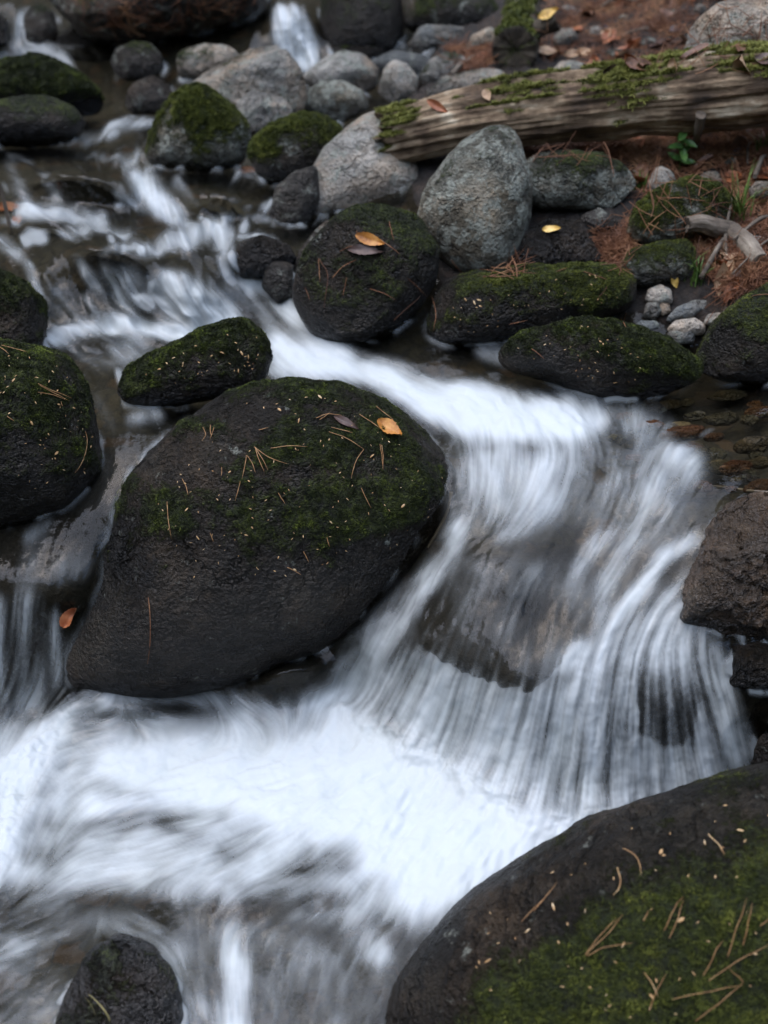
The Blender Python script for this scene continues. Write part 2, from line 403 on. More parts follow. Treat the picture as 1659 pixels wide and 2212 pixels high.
fx = gauss(fx / q, 2); fy = gauss(fy / q, 2); q = np.hypot(fx, fy) + 1e-9; CALM *= sstep(.3, .8, q); fx /= q; fy /= q

# ---------------------------------------------------------------- where the water is white
FO = np.zeros(CU.shape)
def fmax(m, val):
    global FO; FO = np.maximum(FO, m * val)
def fsub(m, val):
    global FO; FO = FO * (1 - m * val)
fmax(poly_mask([(735,1490),(850,1568),(960,1612),(1070,1662),(1135,1738),(1220,1750),(1300,1738),(1420,1728),(1250,1830),(1100,1920),(1010,1970),(900,2000),(820,1910),(700,1850),(560,1800),(400,1770),(250,1720),(150,1660),(200,1580),(450,1570),(600,1590),(690,1560)], 30), 1.0)
fmax(poly_mask([(-450,1560),(150,1540),(740,1520),(1000,1960),(900,2010),(600,1960),(-450,1920)], 40), .66)
fmax(poly_mask([(-450,1900),(560,1900),(900,1990),(800,2120),(600,2150),(450,2040),(200,2000),(-450,2080)], 50), .30)
fmax(stroke([(150,1530),(280,1505),(450,1510),(640,1530),(720,1510)], [40,30,25,40,40]), .62)
fmax(stroke([(60,1740),(300,1720),(560,1740)], 60), .75)
fmax(stroke([(-100,1880),(150,1875),(400,1870),(650,1900)], [46,50,56,60]), .72)
fmax(stroke([(650,1960),(760,1990),(820,2060)], [60,60,40]), .55)
fmax(stroke([(-100,2090),(60,2040),(200,1985),(300,2010),(370,2070),(400,2150),(410,2260)], [80,76,66,64,66,80,80]), .40)
fmax(stroke([(500,1930),(500,2000),(510,2100),(500,2260)], [34,36,42,50]), .74)
fmax(poly_mask([(-450,1900),(560,1930),(900,2010),(850,2500),(-450,2500)], 40), .20)
fmax(poly_mask([(185,1490),(150,1600),(75,1730),(30,1850),(0,1930),(-120,1960),(-300,1700),(20,1640),(60,1580)], 10), 1.0)
fsub(ell(250,1775,160,14,-4), .4); fsub(ell(730,1875,70,22,-25), .55); fsub(ell(600,1955,140,24,-8), .5); fsub(ell(700,2010,70,30,10), .65); fsub(ell(390,1532,120,14,5), .8)
fsub(ell(310,1950,200,24,5), .5); fsub(ell(120,1990,120,20,-18), .4); fsub(ell(600,1490,70,30,-10), .9); fsub(ell(250,2130,90,80), .9)
# chute into the upper pool
fmax(poly_mask([(535,575),(575,600),(640,670),(700,720),(770,770),(900,805),(1000,830),(1150,850),(1330,870),(1320,920),(1260,960),(1150,960),(1000,945),(900,890),(800,830),(640,830),(580,800),(570,745),(600,720),(560,660),(510,620)], 14), 1.0)
fsub(stroke([(560,640),(600,690),(650,735)], [20,16,20]), .75)
fmax(stroke([(1330,880),(1400,940),(1480,1010)], [40,60,50]), .45)
fmax(stroke([(1050,760),(1150,790),(1250,830)], [25,25,20]), .45)
fsub(ell(1080,800,60,14,15), .4); fsub(ell(1210,850,50,10,20), .5)
fmax(poly_mask([(990,940),(1300,950),(1330,1010),(1240,1080),(1180,1140),(1000,1150),(985,1050)], 40), .58)
fmax(poly_mask([(1300,950),(1480,990),(1520,1070),(1480,1150),(1380,1200),(1260,1150),(1240,1050)], 45), .42)
fmax(stroke([(1000,1130),(960,1210),(900,1290),(800,1420),(740,1540)], [26,30,40,60,60]), .62)
fmax(stroke([(1180,1090),(1120,1140),(1080,1160)], [26,22,20]), .55)
fmax(stroke([(1330,1140),(1260,1210),(1230,1250)], [30,26,20]), .55)
fmax(stroke([(1420,1060),(1370,1150),(1310,1260),(1290,1340)], [40,36,30,24]), .52)
fmax(stroke([(1200,1000),(1110,1120)], [26,20]), .55)
fmax(poly_mask([(960,1200),(1250,1210),(1300,1330),(1240,1420),(1150,1500),(905,1390),(880,1330)], 25), .30)
fmax(poly_mask([(905,1395),(1000,1440),(1150,1490),(1230,1470),(1300,1400),(1300,1760),(1130,1760),(950,1640),(740,1520),(800,1440)], 12), .64)
fmax(ell(1240,1420,60,55,-20), .66)
fmax(stroke([(1500,1165),(1440,1200),(1390,1270),(1330,1340),(1300,1430),(1285,1560),(1265,1780)], [16,20,22,26,26,28,34]), .86)
fmax(poly_mask([(1320,1380),(1440,1250),(1530,1330),(1580,1450),(1625,1660),(1400,1750),(1300,1750)], 14), .52)
fmax(stroke([(1480,1230),(1450,1310),(1460,1400)], [16,16,20]), .5)
fmax(stroke([(1500,1380),(1560,1480),(1610,1640)], [26,30,34]), .52)
fmax(poly_mask([(1360,1600),(1450,1610),(1560,1600),(1620,1680),(1420,1750),(1300,1750)], 12), .58)
0 and fsub(poly_mask([(1390,1440),(1450,1380),(1510,1500),(1490,1600),(1450,1612),(1410,1600),(1370,1590),(1380,1500)], 12), .88)
# the little fall on the left
fmax(poly_mask([(60,1180),(180,1130),(210,1200),(190,1260),(120,1270),(20,1270)], 25), .26)
fmax(stroke([(50,1270),(45,1400),(50,1540)], [22,26,34]), .42); fmax(stroke([(80,1290),(85,1530)], [12,16]), .42); fmax(stroke([(120,1320),(122,1420),(140,1520)], [10,12,24]), .5); fmax(stroke([(0,1290),(-5,1400),(10,1520)], [10,12,20]), .5)
fmax(stroke([(60,1160),(110,1120)], 14), .4)
fmax(poly_mask([(230,930),(480,880),(330,1020),(250,1130),(200,1270),(0,1270),(100,1130)], 20), .09)
# upper steps
fmax(stroke([(100,735),(180,705),(260,695),(340,715),(420,720),(500,700)], [18,20,22,18,22,26]), .95)
fmax(poly_mask([(320,600),(440,590),(520,660),(500,710),(360,700)], 18), .62)
fmax(poly_mask([(200,580),(300,580),(320,690),(250,690)], 16), .42); fmax(poly_mask([(90,610),(150,610),(200,690),(120,690)], 14), .28)
fmax(poly_mask([(130,720),(520,720),(560,760),(400,800),(200,800)], 25), .34)
fmax(stroke([(300,380),(330,430),(380,460)], [30,34,26]), .70); fmax(stroke([(50,460),(130,455),(220,475)], [18,22,18]), .75); fmax(stroke([(140,500),(200,485),(270,505)], [14,18,14]), .65)
fmax(stroke([(310,545),(370,520),(470,490),(480,520)], [18,24,26,20]), .62); fmax(stroke([(230,285),(290,265),(360,250)], [16,16,10]), .6); fmax(stroke([(150,300),(230,290)], [14,14]), .55)
fmax(stroke([(270,350),(300,330)], 14), .5); fmax(stroke([(0,520),(40,550)], 18), .45); fmax(stroke([(280,905),(340,890)], [14,18]), .5); fmax(stroke([(200,850),(240,920)], [24,20]), .2)
fmax(poly_mask([(0,330),(60,350),(140,450),(0,440)], 18), .12); fmax(poly_mask([(380,470),(520,450),(520,600),(420,560)], 25), .16)
fmax(poly_mask([(592,10),(640,15),(665,50),(690,110),(685,150),(650,155),(610,140),(596,70)], 8), .85)
fmax(stroke([(48,25),(40,60),(36,110)], [10,14,22]), .7); fmax(stroke([(0,120),(90,105),(140,125),(150,150)], [22,20,14,14]), .6); fmax(stroke([(118,20),(135,60),(150,95)], [10,10,12]), .35)
fmax(stroke([(856,45),(866,100)], [10,14]), .5); fmax(poly_mask([(800,110),(930,120),(940,160),(850,165)], 12), .35)
fmax(stroke([(330,215),(370,200)], 14), .3)
for p_, w_, f_ in [([(20,350),(60,435)],14,.42),([(90,362),(122,442)],12,.38),([(165,560),(205,620)],12,.5),([(60,570),(90,650)],12,.36),([(345,470),(405,482)],12,.6),([(400,530),(445,498)],16,.6),([(250,415),(290,445)],9,.45),
      ([(180,640),(215,690)],10,.45),([(440,480),(500,470)],9,.5),([(500,505),(480,560),(500,610)],12,.5),([(0,475),(40,485)],8,.5),([(215,545),(300,535)],8,.55),([(330,350),(310,375)],16,.5),([(380,395),(420,440)],12,.4),([(540,470),(620,480)],7,.5),([(100,260),(180,255)],6,.35),([(190,330),(260,345)],8,.45),([(20,330),(70,345)],8,.4)]:
    fmax(stroke(p_, w_), f_)
fmax(stroke([(1040,740),(1120,745)], 6), .3)

# ---------------------------------------------------------------- line-integral streaks along the flow (foam and ripples are drawn out by the current)
GU, GV = np.meshgrid(gu, gv)
FX = bil(fx, GU, GV); FY = bil(fy, GU, GV)
def lic(src, steps, h, ends=None):
    acc = src.copy(); wt = 1.0
    for sgn in (1, -1):
        x = np.tile(np.arange(NU, dtype=np.float32), (NV, 1)); y = np.tile(np.arange(NV, dtype=np.float32)[:, None], (1, NU))
        for k in range(steps):
            i = np.clip(x, 0, NU - 1).astype(np.int32); j = np.clip(y, 0, NV - 1).astype(np.int32)
            x += sgn * h * FX[j, i].astype(np.float32); y += sgn * h * FY[j, i].astype(np.float32)
            i = np.clip(x + .5, 0, NU - 1).astype(np.int32); j = np.clip(y + .5, 0, NV - 1).astype(np.int32)
            g = 1 - k / steps; acc = acc + g * src[j, i]
            wt += g
        if ends is not None: ends.append((x, y))
    return acc / wt
def norm(a):
    return (a - a.mean()) / a.std()
def streak(sig, steps, h): return norm(lic(norm(gauss(rng.normal(size=(NV, NU)), sig)), steps, h))
n_f = streak(.6, 14, 1.0)
n_m = streak(2.0, 9, 1.2)
n_v = streak(4.0, 9, 1.6)
n_t = streak(1.1, 46, 1.1)            # long threads of falling water
n_s = streak(3.2, 46, 1.3)
n_u = streak(3.4, 7, 1.4)
n_c = streak(8, 10, 3.0)
n_w = norm(gauss(rng.normal(size=(NV, NU)), 11))
FB = bil(FO, GU, GV); UPM = bil(poly_mask([(-450,-160),(900,-160),(900,420),(640,560),(520,690),(-450,690)], 20), GU, GV)
FF = lic(gauss(FB, 3.0), 6, 1.3) * (1 - UPM) + lic(gauss(FB, 1.2), 3, 1.2) * UPM
# falling sheets are combed into threads, pools are churned and soft
ends = []; lic(FF * 0, 20, 1.5, ends)
STRAIGHT = np.hypot(ends[0][0] - ends[1][0], ends[0][1] - ends[1][1]) / 60
STRAIGHT = gauss(sstep(.45, .85, STRAIGHT), 3)
n_u = np.clip(n_u, -3, 3) * STRAIGHT ** 2; n_m = np.clip(n_m, -3, 3) * STRAIGHT; n_c = np.clip(n_c, -3, 3) * (.2 + .8 * STRAIGHT)
STR = np.maximum(poly_mask([(905,1390),(1000,1440),(1150,1490),(1230,1460),(1300,1380),(1450,1200),(1530,1330),(1580,1450),(1640,1690),(1300,1760),(1130,1760),(950,1650),(740,1530),(800,1440),(880,1300)], 20),
      np.maximum(.4 * poly_mask([(980,960),(1300,950),(1500,1000),(1500,1170),(1300,1300),(1000,1200)], 30), poly_mask([(-60,1280),(180,1280),(190,1540),(-60,1540)], 15)))
STR = np.maximum(STR, .8 * poly_mask([(80,570),(520,570),(560,700),(100,700)], 20))
STR = bil(np.maximum(STR, .8 * poly_mask([(590,0),(700,0),(700,150),(590,150)], 10)), GU, GV)
# ---------------------------------------------------------------- ground and water sheets
ZW = bil(ZC, GU, GV)
PW = at_z(GU, GV, ZW)
yy = PW[..., 1].copy()
for j in range(NV - 2, -1, -1):                    # the stream never overhangs itself
    yy[j] = np.maximum(yy[j], yy[j + 1] + .0002)
yy = gauss(yy, 1.5)
rr_ = ray(GU, GV); PW = CAMP + rr_ * (yy / rr_[..., 1])[..., None]
dist = np.linalg.norm(PW - CAMP, axis=2)
NW = grid_normals(PW)
NW = NW * np.sign((NW * (CAMP - PW)).sum())
US = bil(poly_mask([(-450,180),(700,180),(900,420),(600,480),(560,600),(480,720),(560,800),(300,850),(-450,850)], 25), GU, GV) + .7 * bil(poly_mask([(1250,850),(1450,840),(1700,950),(1600,1080),(1500,1150),(1250,1000)], 30), GU, GV)
turb = fbm(np.stack([PW[..., 0].ravel() * 9, PW[..., 1].ravel() * 9, PW[..., 2].ravel() * 9], 1), 4).reshape(NV, NU)
turb2 = fbm(np.stack([PW[..., 0].ravel() * 30, PW[..., 1].ravel() * 30, PW[..., 2].ravel() * 30 + 5], 1), 3).reshape(NV, NU)
plunge = bil(np.maximum(stroke([(740,1540),(850,1600),(960,1660),(1080,1730),(1200,1780),(1350,1760)], 45), poly_mask([(185,1490),(150,1600),(75,1730),(30,1850),(0,1930),(-120,1960),(-300,1700),(20,1640)], 14)), GU, GV)
disp = (.0016 * n_c + .0008 * n_m + US * (.0042 * n_u + .0035 * n_w) + UPM * .0012 * n_m) * dist / 2.2 * (.4 + FF) + .0075 * turb * (.4 + FF) + gauss(plunge, 6) * (.014 + .014 * turb + .006 * turb2) + .0022 * turb2 * FF
PWD = PW + NW * disp[..., None]
BKF = bil(BK, GU, GV)
CM = STRAIGHT
n_f, n_m, n_v, n_t, n_s = [np.clip(a_, -2.6, 2.6) * CM ** 1.5 for a_ in (n_f, n_m, n_v, n_t, n_s)]; n_c = np.clip(n_c, -2.6, 2.6) * (.3 + .7 * CM)
jag = lic(norm(gauss(rng.normal(size=(NV, NU)), 1.6)), 8, 1.2); jag = jag / jag.std()
LIP1 = bil(poly_mask([(905,1388),(960,1432),(1030,1465),(1085,1484),(1150,1494),(1195,1455),(1235,1392),(1285,1372),(1310,1290),(1290,1200),(1180,1170),(1060,1190),(960,1225),(915,1310)], 5), GU, GV)
LIP2 = bil(poly_mask([(1388,1440),(1440,1370),(1490,1440),(1512,1510),(1492,1600),(1452,1614),(1410,1600),(1368,1590),(1378,1500)], 7), GU, GV)
L2 = gauss(LIP2, 3)
LIP = sstep(.30, .70, LIP1 + .5 * jag * LIP1 * (1 - LIP1)) * sstep(1170, 1330, GV) * (.25 + .75 * sstep(1285, 1130, GU)) * .82 + sstep(.2, .8, L2 + .7 * jag * L2 * (1 - L2)) * sstep(1370, 1540, GV) * .78
LIP = np.clip(LIP * (1 - .30 * np.clip(.7 * n_t + .5 * n_s, -1, 2.2)), 0, .88)
foam_noise = STR * (.18 * n_f + .52 * n_t + .62 * n_s + .25 * n_w) + (1 - STR) * (.22 * n_f + .34 * n_m + .40 * n_v + .30 * n_c + .55 * n_w + .8 * turb + .4 * turb2)
amp = (.10 + .052 * STR) * sstep(.02, .40, FF) * (1 - .55 * sstep(.75, 1.0, FF)) + .018
DK = bil(np.clip(ell(700,1855,90,26,-28) + ell(600,1955,150,26,-8) + .9 * ell(690,2015,90,34,10) + .8 * ell(260,1775,170,18,-4) + .7 * ell(360,1950,200,26,4), 0, 1), GU, GV)
FFD = FF * (1 - .45 * lic(DK, 12, 2.0))
USL = US * (GU < 1000)
FFD = np.maximum(FFD, USL * CM * (.50 * sstep(.9, 2.6, n_u + .5 * n_w) + .03 * sstep(-.5, 1.5, n_w)) + (US - USL) * CM * .30 * sstep(1.6, 2.6, n_m + .4 * n_w))
foam = np.clip(sstep(.06, 1.12, FFD * 1.05 + foam_noise * amp * (.25 + .75 * CM)), 0, .97)
foam = foam * (1 - LIP)
foam = np.minimum(gauss(foam, .7), foam * .86 + .02)
idx = np.arange(NU * NV).reshape(NV, NU)
quads = np.stack([idx[:-1, :-1], idx[1:, :-1], idx[1:, 1:], idx[:-1, 1:]], -1)
keep = (BKF[:-1, :-1] < .8)
used = quads[keep]
remap = -np.ones(NU * NV, np.int64); uq = np.unique(used); remap[uq] = np.arange(len(uq))
air = sstep(-.2, .6, .4 * turb + .3 * n_c * .3 + .3)
water = mesh_np('stream_water', PWD.reshape(-1, 3)[uq], remap[used], M['water'], attrs={'foam': foam.ravel()[uq], 'milk': FF.ravel()[uq], 'air': air.ravel()[uq]})
tag(water, 'white and clear stream water tumbling between the boulders', 'stream', kind='structure')

SUBS = 2
Pb = PW[::SUBS, ::SUBS]; Nb = NW[::SUBS, ::SUBS]; bkb = BKF[::SUBS, ::SUBS]; gub = GU[::SUBS, ::SUBS]; gvb = GV[::SUBS, ::SUBS]
dp = bil(DEP, gub, gvb)
pf = Pb.reshape(-1, 3)
bn = fbm(pf * 11, 5).reshape(bkb.shape); bn2 = fbm(pf * 38, 3).reshape(bkb.shape)
off = -dp * (1 - bkb) + bkb * .004 + (.012 * bn + .004 * bn2) * (.06 + .94 * sstep(.018, .05, dp)) + bkb * (.012 * bn + .006 * bn2)
PB = Pb + Nb * off[..., None]
nb_, mb_ = bkb.shape
ib = np.arange(nb_ * mb_).reshape(nb_, mb_)
qb = np.stack([ib[:-1, :-1], ib[1:, :-1], ib[1:, 1:], ib[:-1, 1:]], -1).reshape(-1, 4)
slab = 1 - sstep(.018, .045, dp)
ground = mesh_np('ground', PB.reshape(-1, 3), qb, M['soil'], attrs={'bank': bkb.ravel(), 'slab': slab.ravel()})
tag(ground, 'stream bed and needle covered right bank', 'ground', kind='structure')

# unseen ground around the stream, raised upstream and behind the camera to block sky
m, n, l, p, o = mat('unseen_forest_floor'); tcn = n.new('ShaderNodeTexCoord')
tn = tex(n, l, 'noise', 6, tcn.outputs['Object'], 8, .7).outputs[0]
l.new(ramp(n, l, tn, [(.35, (.006, .007, .004)), (.5, (.022, .024, .010)), (.65, (.055, .05, .02))]), p.inputs['Base Color']); p.inputs['Roughness'].default_value = .9
xs = np.linspace(-40, 40, 161); ys = np.linspace(-25, 60, 171); X, Y = np.meshgrid(xs, ys)
pp = np.stack([X.ravel() * .3, Y.ravel() * .3, np.zeros(X.size)], 1)
Z = -.75 + .22 * np.maximum(Y, -3) + 1.15 * np.clip(Y - 6.2, 0, 18) + .9 * np.clip(-3.5 - Y, 0, 15) + .9 * np.clip(np.abs(X - .1) - 2.4 - .25 * np.clip(Y, 0, 6), 0, 16) + .35 * fbm(pp, 4).reshape(X.shape) * np.clip(np.hypot(X, Y - 3) / 5 - .8, 0, 3)
ih = np.arange(X.size).reshape(X.shape)
sky_block = mesh_np('sky_block_slope', np.stack([X, Y, Z], -1).reshape(-1, 3), np.stack([ih[:-1, :-1], ih[:-1, 1:], ih[1:, 1:], ih[1:, :-1]], -1).reshape(-1, 4), m)
tag(sky_block, 'unseen ravine slope added around the stream to block low sky light', 'sky_block_slope', kind='structure')

# ---------------------------------------------------------------- boulders
import bmesh
_ico = {}
def ico(sub):
    if sub not in _ico:
        bm = bmesh.new(); bmesh.ops.create_icosphere(bm, subdivisions=sub, radius=1)
        V = np.array([v.co[:] for v in bm.verts]); F = np.array([[v.index for v in f.verts] for f in bm.faces]); bm.free()
        _ico[sub] = (V, F)
    return _ico[sub]

def outline_radius(pts, cx, cy, smooth=4):
    th = np.linspace(-math.pi, math.pi, 361)[:-1]; out = np.zeros(360); P = np.array(pts, float) - (cx, cy)
    for k, t in enumerate(th):
        d = np.array([math.cos(t), -math.sin(t)]); best = 1.0
        for i in range(len(P)):
            a = P[i]; e = P[(i + 1) % len(P)] - a
            den = d[0] * e[1] - d[1] * e[0]
            if abs(den) < 1e-9: continue
            r = (a[0] * e[1] - a[1] * e[0]) / den; s = (a[0] * d[1] - a[1] * d[0]) / den
            if -1e-6 <= s <= 1 + 1e-6 and r > best: best = r
        out[k] = best
    kk = np.exp(-.5 * (np.arange(-12, 13) / smooth) ** 2); kk /= kk.sum()
    o2 = np.convolve(np.concatenate([out[-12:], out, out[:12]]), kk, 'valid')
    return o2

TUFT = []
ROCKS = []      # (object, world verts, faces, moss, normals)
_seed = [0]
def rock(name, label, pts, material, moss=-2.0, depth=.8, sub=5, contact=None, k=.38, rough=1.0, facets=2, wet=.05, wetall=0.0, group=None, cat=None,
         box=2.2, tuft=0, tufth=.005, tmat='moss_dark', mscale=9, lip=None, back=0.0, strat=0.0, moss_up=.55, mfun=None, wet_shade_fun=None):
    _seed[0] += 1; rs = np.random.default_rng(1000 + _seed[0])
    P = np.array(pts, float)
    x1, y1 = np.roll(P[:, 0], -1), np.roll(P[:, 1], -1); cr = P[:, 0] * y1 - x1 * P[:, 1]; A = cr.sum() / 2
    cx = ((P[:, 0] + x1) * cr).sum() / (6 * A); cy = ((P[:, 1] + y1) * cr).sum() / (6 * A)
    rad = outline_radius(pts, cx, cy)
    b = contact if contact is not None else P[np.argmax(P[:, 1])]
    S = surf(np.array([b[0]]), np.array([b[1]]))[0]
    px = TX / 829.5
    mr = np.sqrt(abs(A) / math.pi)
    minr = np.sort(rad)[:180].mean()
    D0 = (S - CAMP) @ FW
    d = depth * (.5 * mr + .5 * minr) * px * D0
    D = D0 + k * d + back
    Vs, F = ico(sub)
    th = np.arctan2(Vs[:, 1], Vs[:, 0]); dz = Vs[:, 2]
    fi = (th + math.pi) / (2 * math.pi) * 360; i0 = np.floor(fi).astype(int) % 360; fr = fi - np.floor(fi)
    rad = rad * 1.035
    rr = rad[i0] * (1 - fr) + rad[(i0 + 1) % 360] * fr
    # keep the cross-section round at the front and back, the traced outline at the rim
    rim = np.hypot(Vs[:, 0], Vs[:, 1])
    q = np.arcsin(np.clip(np.abs(dz), 0, 1)); sc = 1.0
    rb = (1 - np.abs(np.sin(q)) ** box) ** (1 / box) if box != 2 else np.cos(q)
    mrr = rad.mean()
    rr = rr * sstep(0, .55, rim) + (1 - sstep(0, .55, rim)) * (.5 * rr + .5 * mrr)
    lx = rr * px * D * rb * np.cos(th); ly = rr * px * D * rb * np.sin(th); lz = d * dz
    L = lx[:, None] * RT + ly[:, None] * UP - lz[:, None] * FW
    c0 = at_depth(np.array([cx]), np.array([cy]), np.array([D]))[0]
    size = mr * px * D
    nrm = L / (np.linalg.norm(L, axis=1)[:, None] + 1e-9)
    for _ in range(facets):
        nn = rs.normal(size=3); nn /= np.linalg.norm(nn)
        if abs(nn @ FW) < .35: nn = nn + FW * -.8; nn /= np.linalg.norm(nn)
        h = L @ nn; c = h.max() * rs.uniform(.72, .88)
        L = L - np.clip(h - c, 0, None)[:, None] * nn * .85
    ofs = rs.uniform(-50, 50, 3)
    n1 = fbm(L / size * 1.3 + ofs, 3); n2 = fbm(L / size * 4 + ofs, 4, .55); n3 = fbm(L * 55 + ofs, 3, .55)
    n4 = fbm(L / size * 2.2 + ofs + 9, 5, .6, ridged=True)
    amp = rough * size * (.08 * n1 + .055 * n2 + .05 * np.minimum(n4, 0)) + rough * .0035 * n3
    rimw = .35 + .65 * np.abs(dz)
    L = L + nrm * (amp * rimw)[:, None]
    if strat:
        s = np.sin((L @ np.array([.12, .35, .93]) / size + .25 * n1) * 16); L = L + nrm * (strat * size * .02 * np.sign(s) * np.abs(s) ** .4)[:, None]
    W = L + c0
    N = vnormals(W, F)
    if ((N * nrm).sum(1)).mean() < 0: F = F[:, ::-1]; N = -N
    mo = np.zeros(len(W))
    if moss > -1.9:
        bias = moss if mfun is None else moss + mfun(*pix(W))
        mo = sstep(-.42, .42, fbm(W * mscale + ofs, 5, .6) * .85 + moss_up * (N[:, 2] - .35) + bias)
    if tuft or sub >= 6:
        W = W + N * (mo * (.0035 + .005 * np.clip(fbm(W * 38 + ofs, 3) + .3, 0, 1)) * (1.5 if sub >= 6 else 1))[:, None]; N2 = vnormals(W, F); N = N2 if (N2 * N).sum() > 0 else -N2
    wz = S[2]
    wn = fbm(W * 14 + ofs, 3) * .03
    we = np.clip(wetall * (.65 + .35 * fbm(W * 7 + ofs, 3)) + 1 - sstep(wet * .4, wet * 1.4 + 1e-3, W[:, 2] - wz + wn), 0, 1)
    if wet_shade_fun is not None: we = np.clip(we + wet_shade_fun(*pix(W)) * (.55 + .9 * fbm(W * 16 + ofs, 3)), 0, 1)
    mo = mo * (1 - .85 * sstep(.7, 1, we) * (1 if wetall < .5 else 0))
    loc = np.array([c0[0], c0[1], W[:, 2].min()])
    o = mesh_np(name, W - loc, F, M[material], loc=loc, attrs={'moss': mo, 'wet': we})
    tag(o, label, cat or name.replace('_', ' ').split()[-1], group)
    ROCKS.append((o, W, F, mo, N))
    if tuft:
        TUFT.append((o, W, F, N, mo, int(tuft * 1.5), tufth * .62, M[tmat], loc, rs, 'moss', .20, .7, .10 if tuft > 50000 else 0.0))
    return o

def tufts(parent, W, F, N, mask, count, h, material, loc, rs, name='moss', wid=.30, lean=.55, floor=0.0):
    a, b, c = W[F[:, 0]], W[F[:, 1]], W[F[:, 2]]
    ar = np.linalg.norm(np.cross(b - a, c - a), axis=1); fm = mask[F].mean(1)
    toc = CAMP - (a + b + c) / 3; fn = N[F].mean(1)
    vis = ((fn * toc).sum(1) > -.25 * np.linalg.norm(toc, axis=1))
    pr = ar * np.clip(fm - .05, floor, 1) * vis
    if pr.sum() <= 0: return
    k = rs.choice(len(F), count, p=pr / pr.sum())
    r1 = np.sqrt(rs.random(count)); r2 = rs.random(count)
    p = a[k] * (1 - r1)[:, None] + b[k] * (r1 * (1 - r2))[:, None] + c[k] * (r1 * r2)[:, None]
    n = fn[k]; n /= np.linalg.norm(n, axis=1)[:, None]
    # clumping: taller where a fine noise is high
    cl = np.clip(.75 + .9 * fbm(p * 60, 2), .25, 1.8)
    hh = h * cl * rs.uniform(.6, 1.3, count) * np.clip(fm[k] * 1.3, .4, 1)
    t = rs.normal(size=(count, 3)); t -= (t * n).sum(1)[:, None] * n; t /= np.linalg.norm(t, axis=1)[:, None]
    s = np.cross(n, t)
    tip = p + n * hh[:, None] + t * (hh * rs.uniform(-lean, lean, count) * 1.4)[:, None] + np.array([0, 0, -.15]) * hh[:, None]
    wv = s * (hh * wid)[:, None]
    base = p - n * .0008
    mid = (base * .45 + tip * .55) + n * (hh * .12)[:, None]
    V = np.stack([base - wv * .6, base + wv * .6, mid + wv, mid - wv, tip], 1).reshape(-1, 3)
    i = np.arange(count)[:, None] * 5
    Fq = np.concatenate([i + np.array([[0, 1, 2]]), i + np.array([[0, 2, 3]]), i + np.array([[3, 2, 4]])])
    lush = np.clip(fm[k] * 1.5 - .15 + rs.normal(size=count) * .2, 0, 1)
    o = mesh_np(name, V - loc, Fq, material, parent=parent, smooth=False, attrs={'lush': np.repeat(lush, 5)})
    o['kind'] = 'stuff'
    return o

B, K = 'boulder', 'rock'
# --- far end of the stream
rock('rock_ledge', 'long dark overhanging ledge topped with brown leaves at the upper left', [(60,-90),(120,10),(180,70),(290,92),(400,66),(500,40),(560,24),(590,0),(598,-90)], 'mid', moss=-.25, depth=1.2, contact=(350,100), k=.15, facets=7, rough=1.9, wet=.02, cat='ledge', wetall=.2, sub=6)
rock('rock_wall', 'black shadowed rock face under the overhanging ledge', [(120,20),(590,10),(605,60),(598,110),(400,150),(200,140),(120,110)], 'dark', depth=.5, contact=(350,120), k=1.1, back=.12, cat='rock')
rock(B, 'dark mossy boulder right of the upper waterfall at the top edge', [(692,-60),(880,-60),(872,60),(850,112),(790,122),(720,112),(695,60)], 'dark', moss=-.15, depth=.7, k=.3, wetall=.3)
rock(B, 'rounded boulder with mossy top at the top edge behind the pale flat slab', [(865,-20),(900,-50),(980,-50),(1060,-5),(1082,40),(1060,68),(960,72),(880,60)], 'mid', moss=.02, depth=.8)
rock(K, 'small dark grey rock between two thin falls in the top left corner', [(52,40),(70,18),(95,12),(116,30),(124,70),(120,100),(60,104)], 'mid', wetall=.6, moss=-.4)
rock(K, 'black rock face cut by the left edge near the top', [(-90,20),(-10,15),(14,45),(14,95),(-30,105),(-90,105)], 'dark', wetall=.5)
rock(B, 'round dark boulder with pale top under the overhanging ledge', [(240,132),(255,106),(290,92),(325,95),(348,120),(352,150),(330,172),(270,172),(245,155)], 'mid', moss=-.22, wetall=.2)
rock(B, 'tan and grey boulder with a mossy side below the right end of the ledge', [(376,130),(395,112),(440,98),(490,101),(514,115),(505,145),(440,172),(385,165)], 'pale', moss=-.22)
rock(B, 'large pale grey boulder with a green moss patch below the upper waterfall', [(398,200),(440,160),(480,135),(530,112),(565,106),(585,97),(615,100),(635,130),(652,170),(660,215),(648,255),(600,285),(540,280),(490,250),(440,215)], 'pale', moss=-.42, depth=.8, sub=6, rough=1.5, facets=5, mscale=7)
rock(B, 'pale grey craggy rock at the foot of the large pale boulder', [(498,250),(520,215),(555,193),(600,203),(628,235),(632,270),(600,297),(560,300),(520,290)], 'pale', rough=1.6, facets=5)
rock(B, 'boulder capped with bright green moss and a white lichen streak, left of the pale boulder', [(322,345),(335,290),(365,235),(400,200),(430,192),(470,214),(510,250),(540,285),(543,315),(520,350),(470,366),(380,364),(330,360)], 'grey', moss=.10, sub=6, tuft=26000, tufth=.008, tmat='moss_green', wet=.04)
rock(B, 'low round boulder with green moss cap beside the long pale boulder', [(535,345),(550,310),(590,275),(650,252),(700,258),(737,287),(738,325),(690,360),(640,388),(580,396),(545,380)], 'mid', moss=.02, sub=6, tuft=15000, tufth=.007, tmat='moss_green')
rock(B, 'dark mossy boulder at the left edge below the little top-left falls', [(-80,245),(-60,180),(20,143),(90,129),(140,148),(185,175),(222,225),(200,245),(140,240),(60,250)], 'dark', moss=.25, depth=1.0, sub=6, tuft=16000, tufth=.008, contact=(100,262))
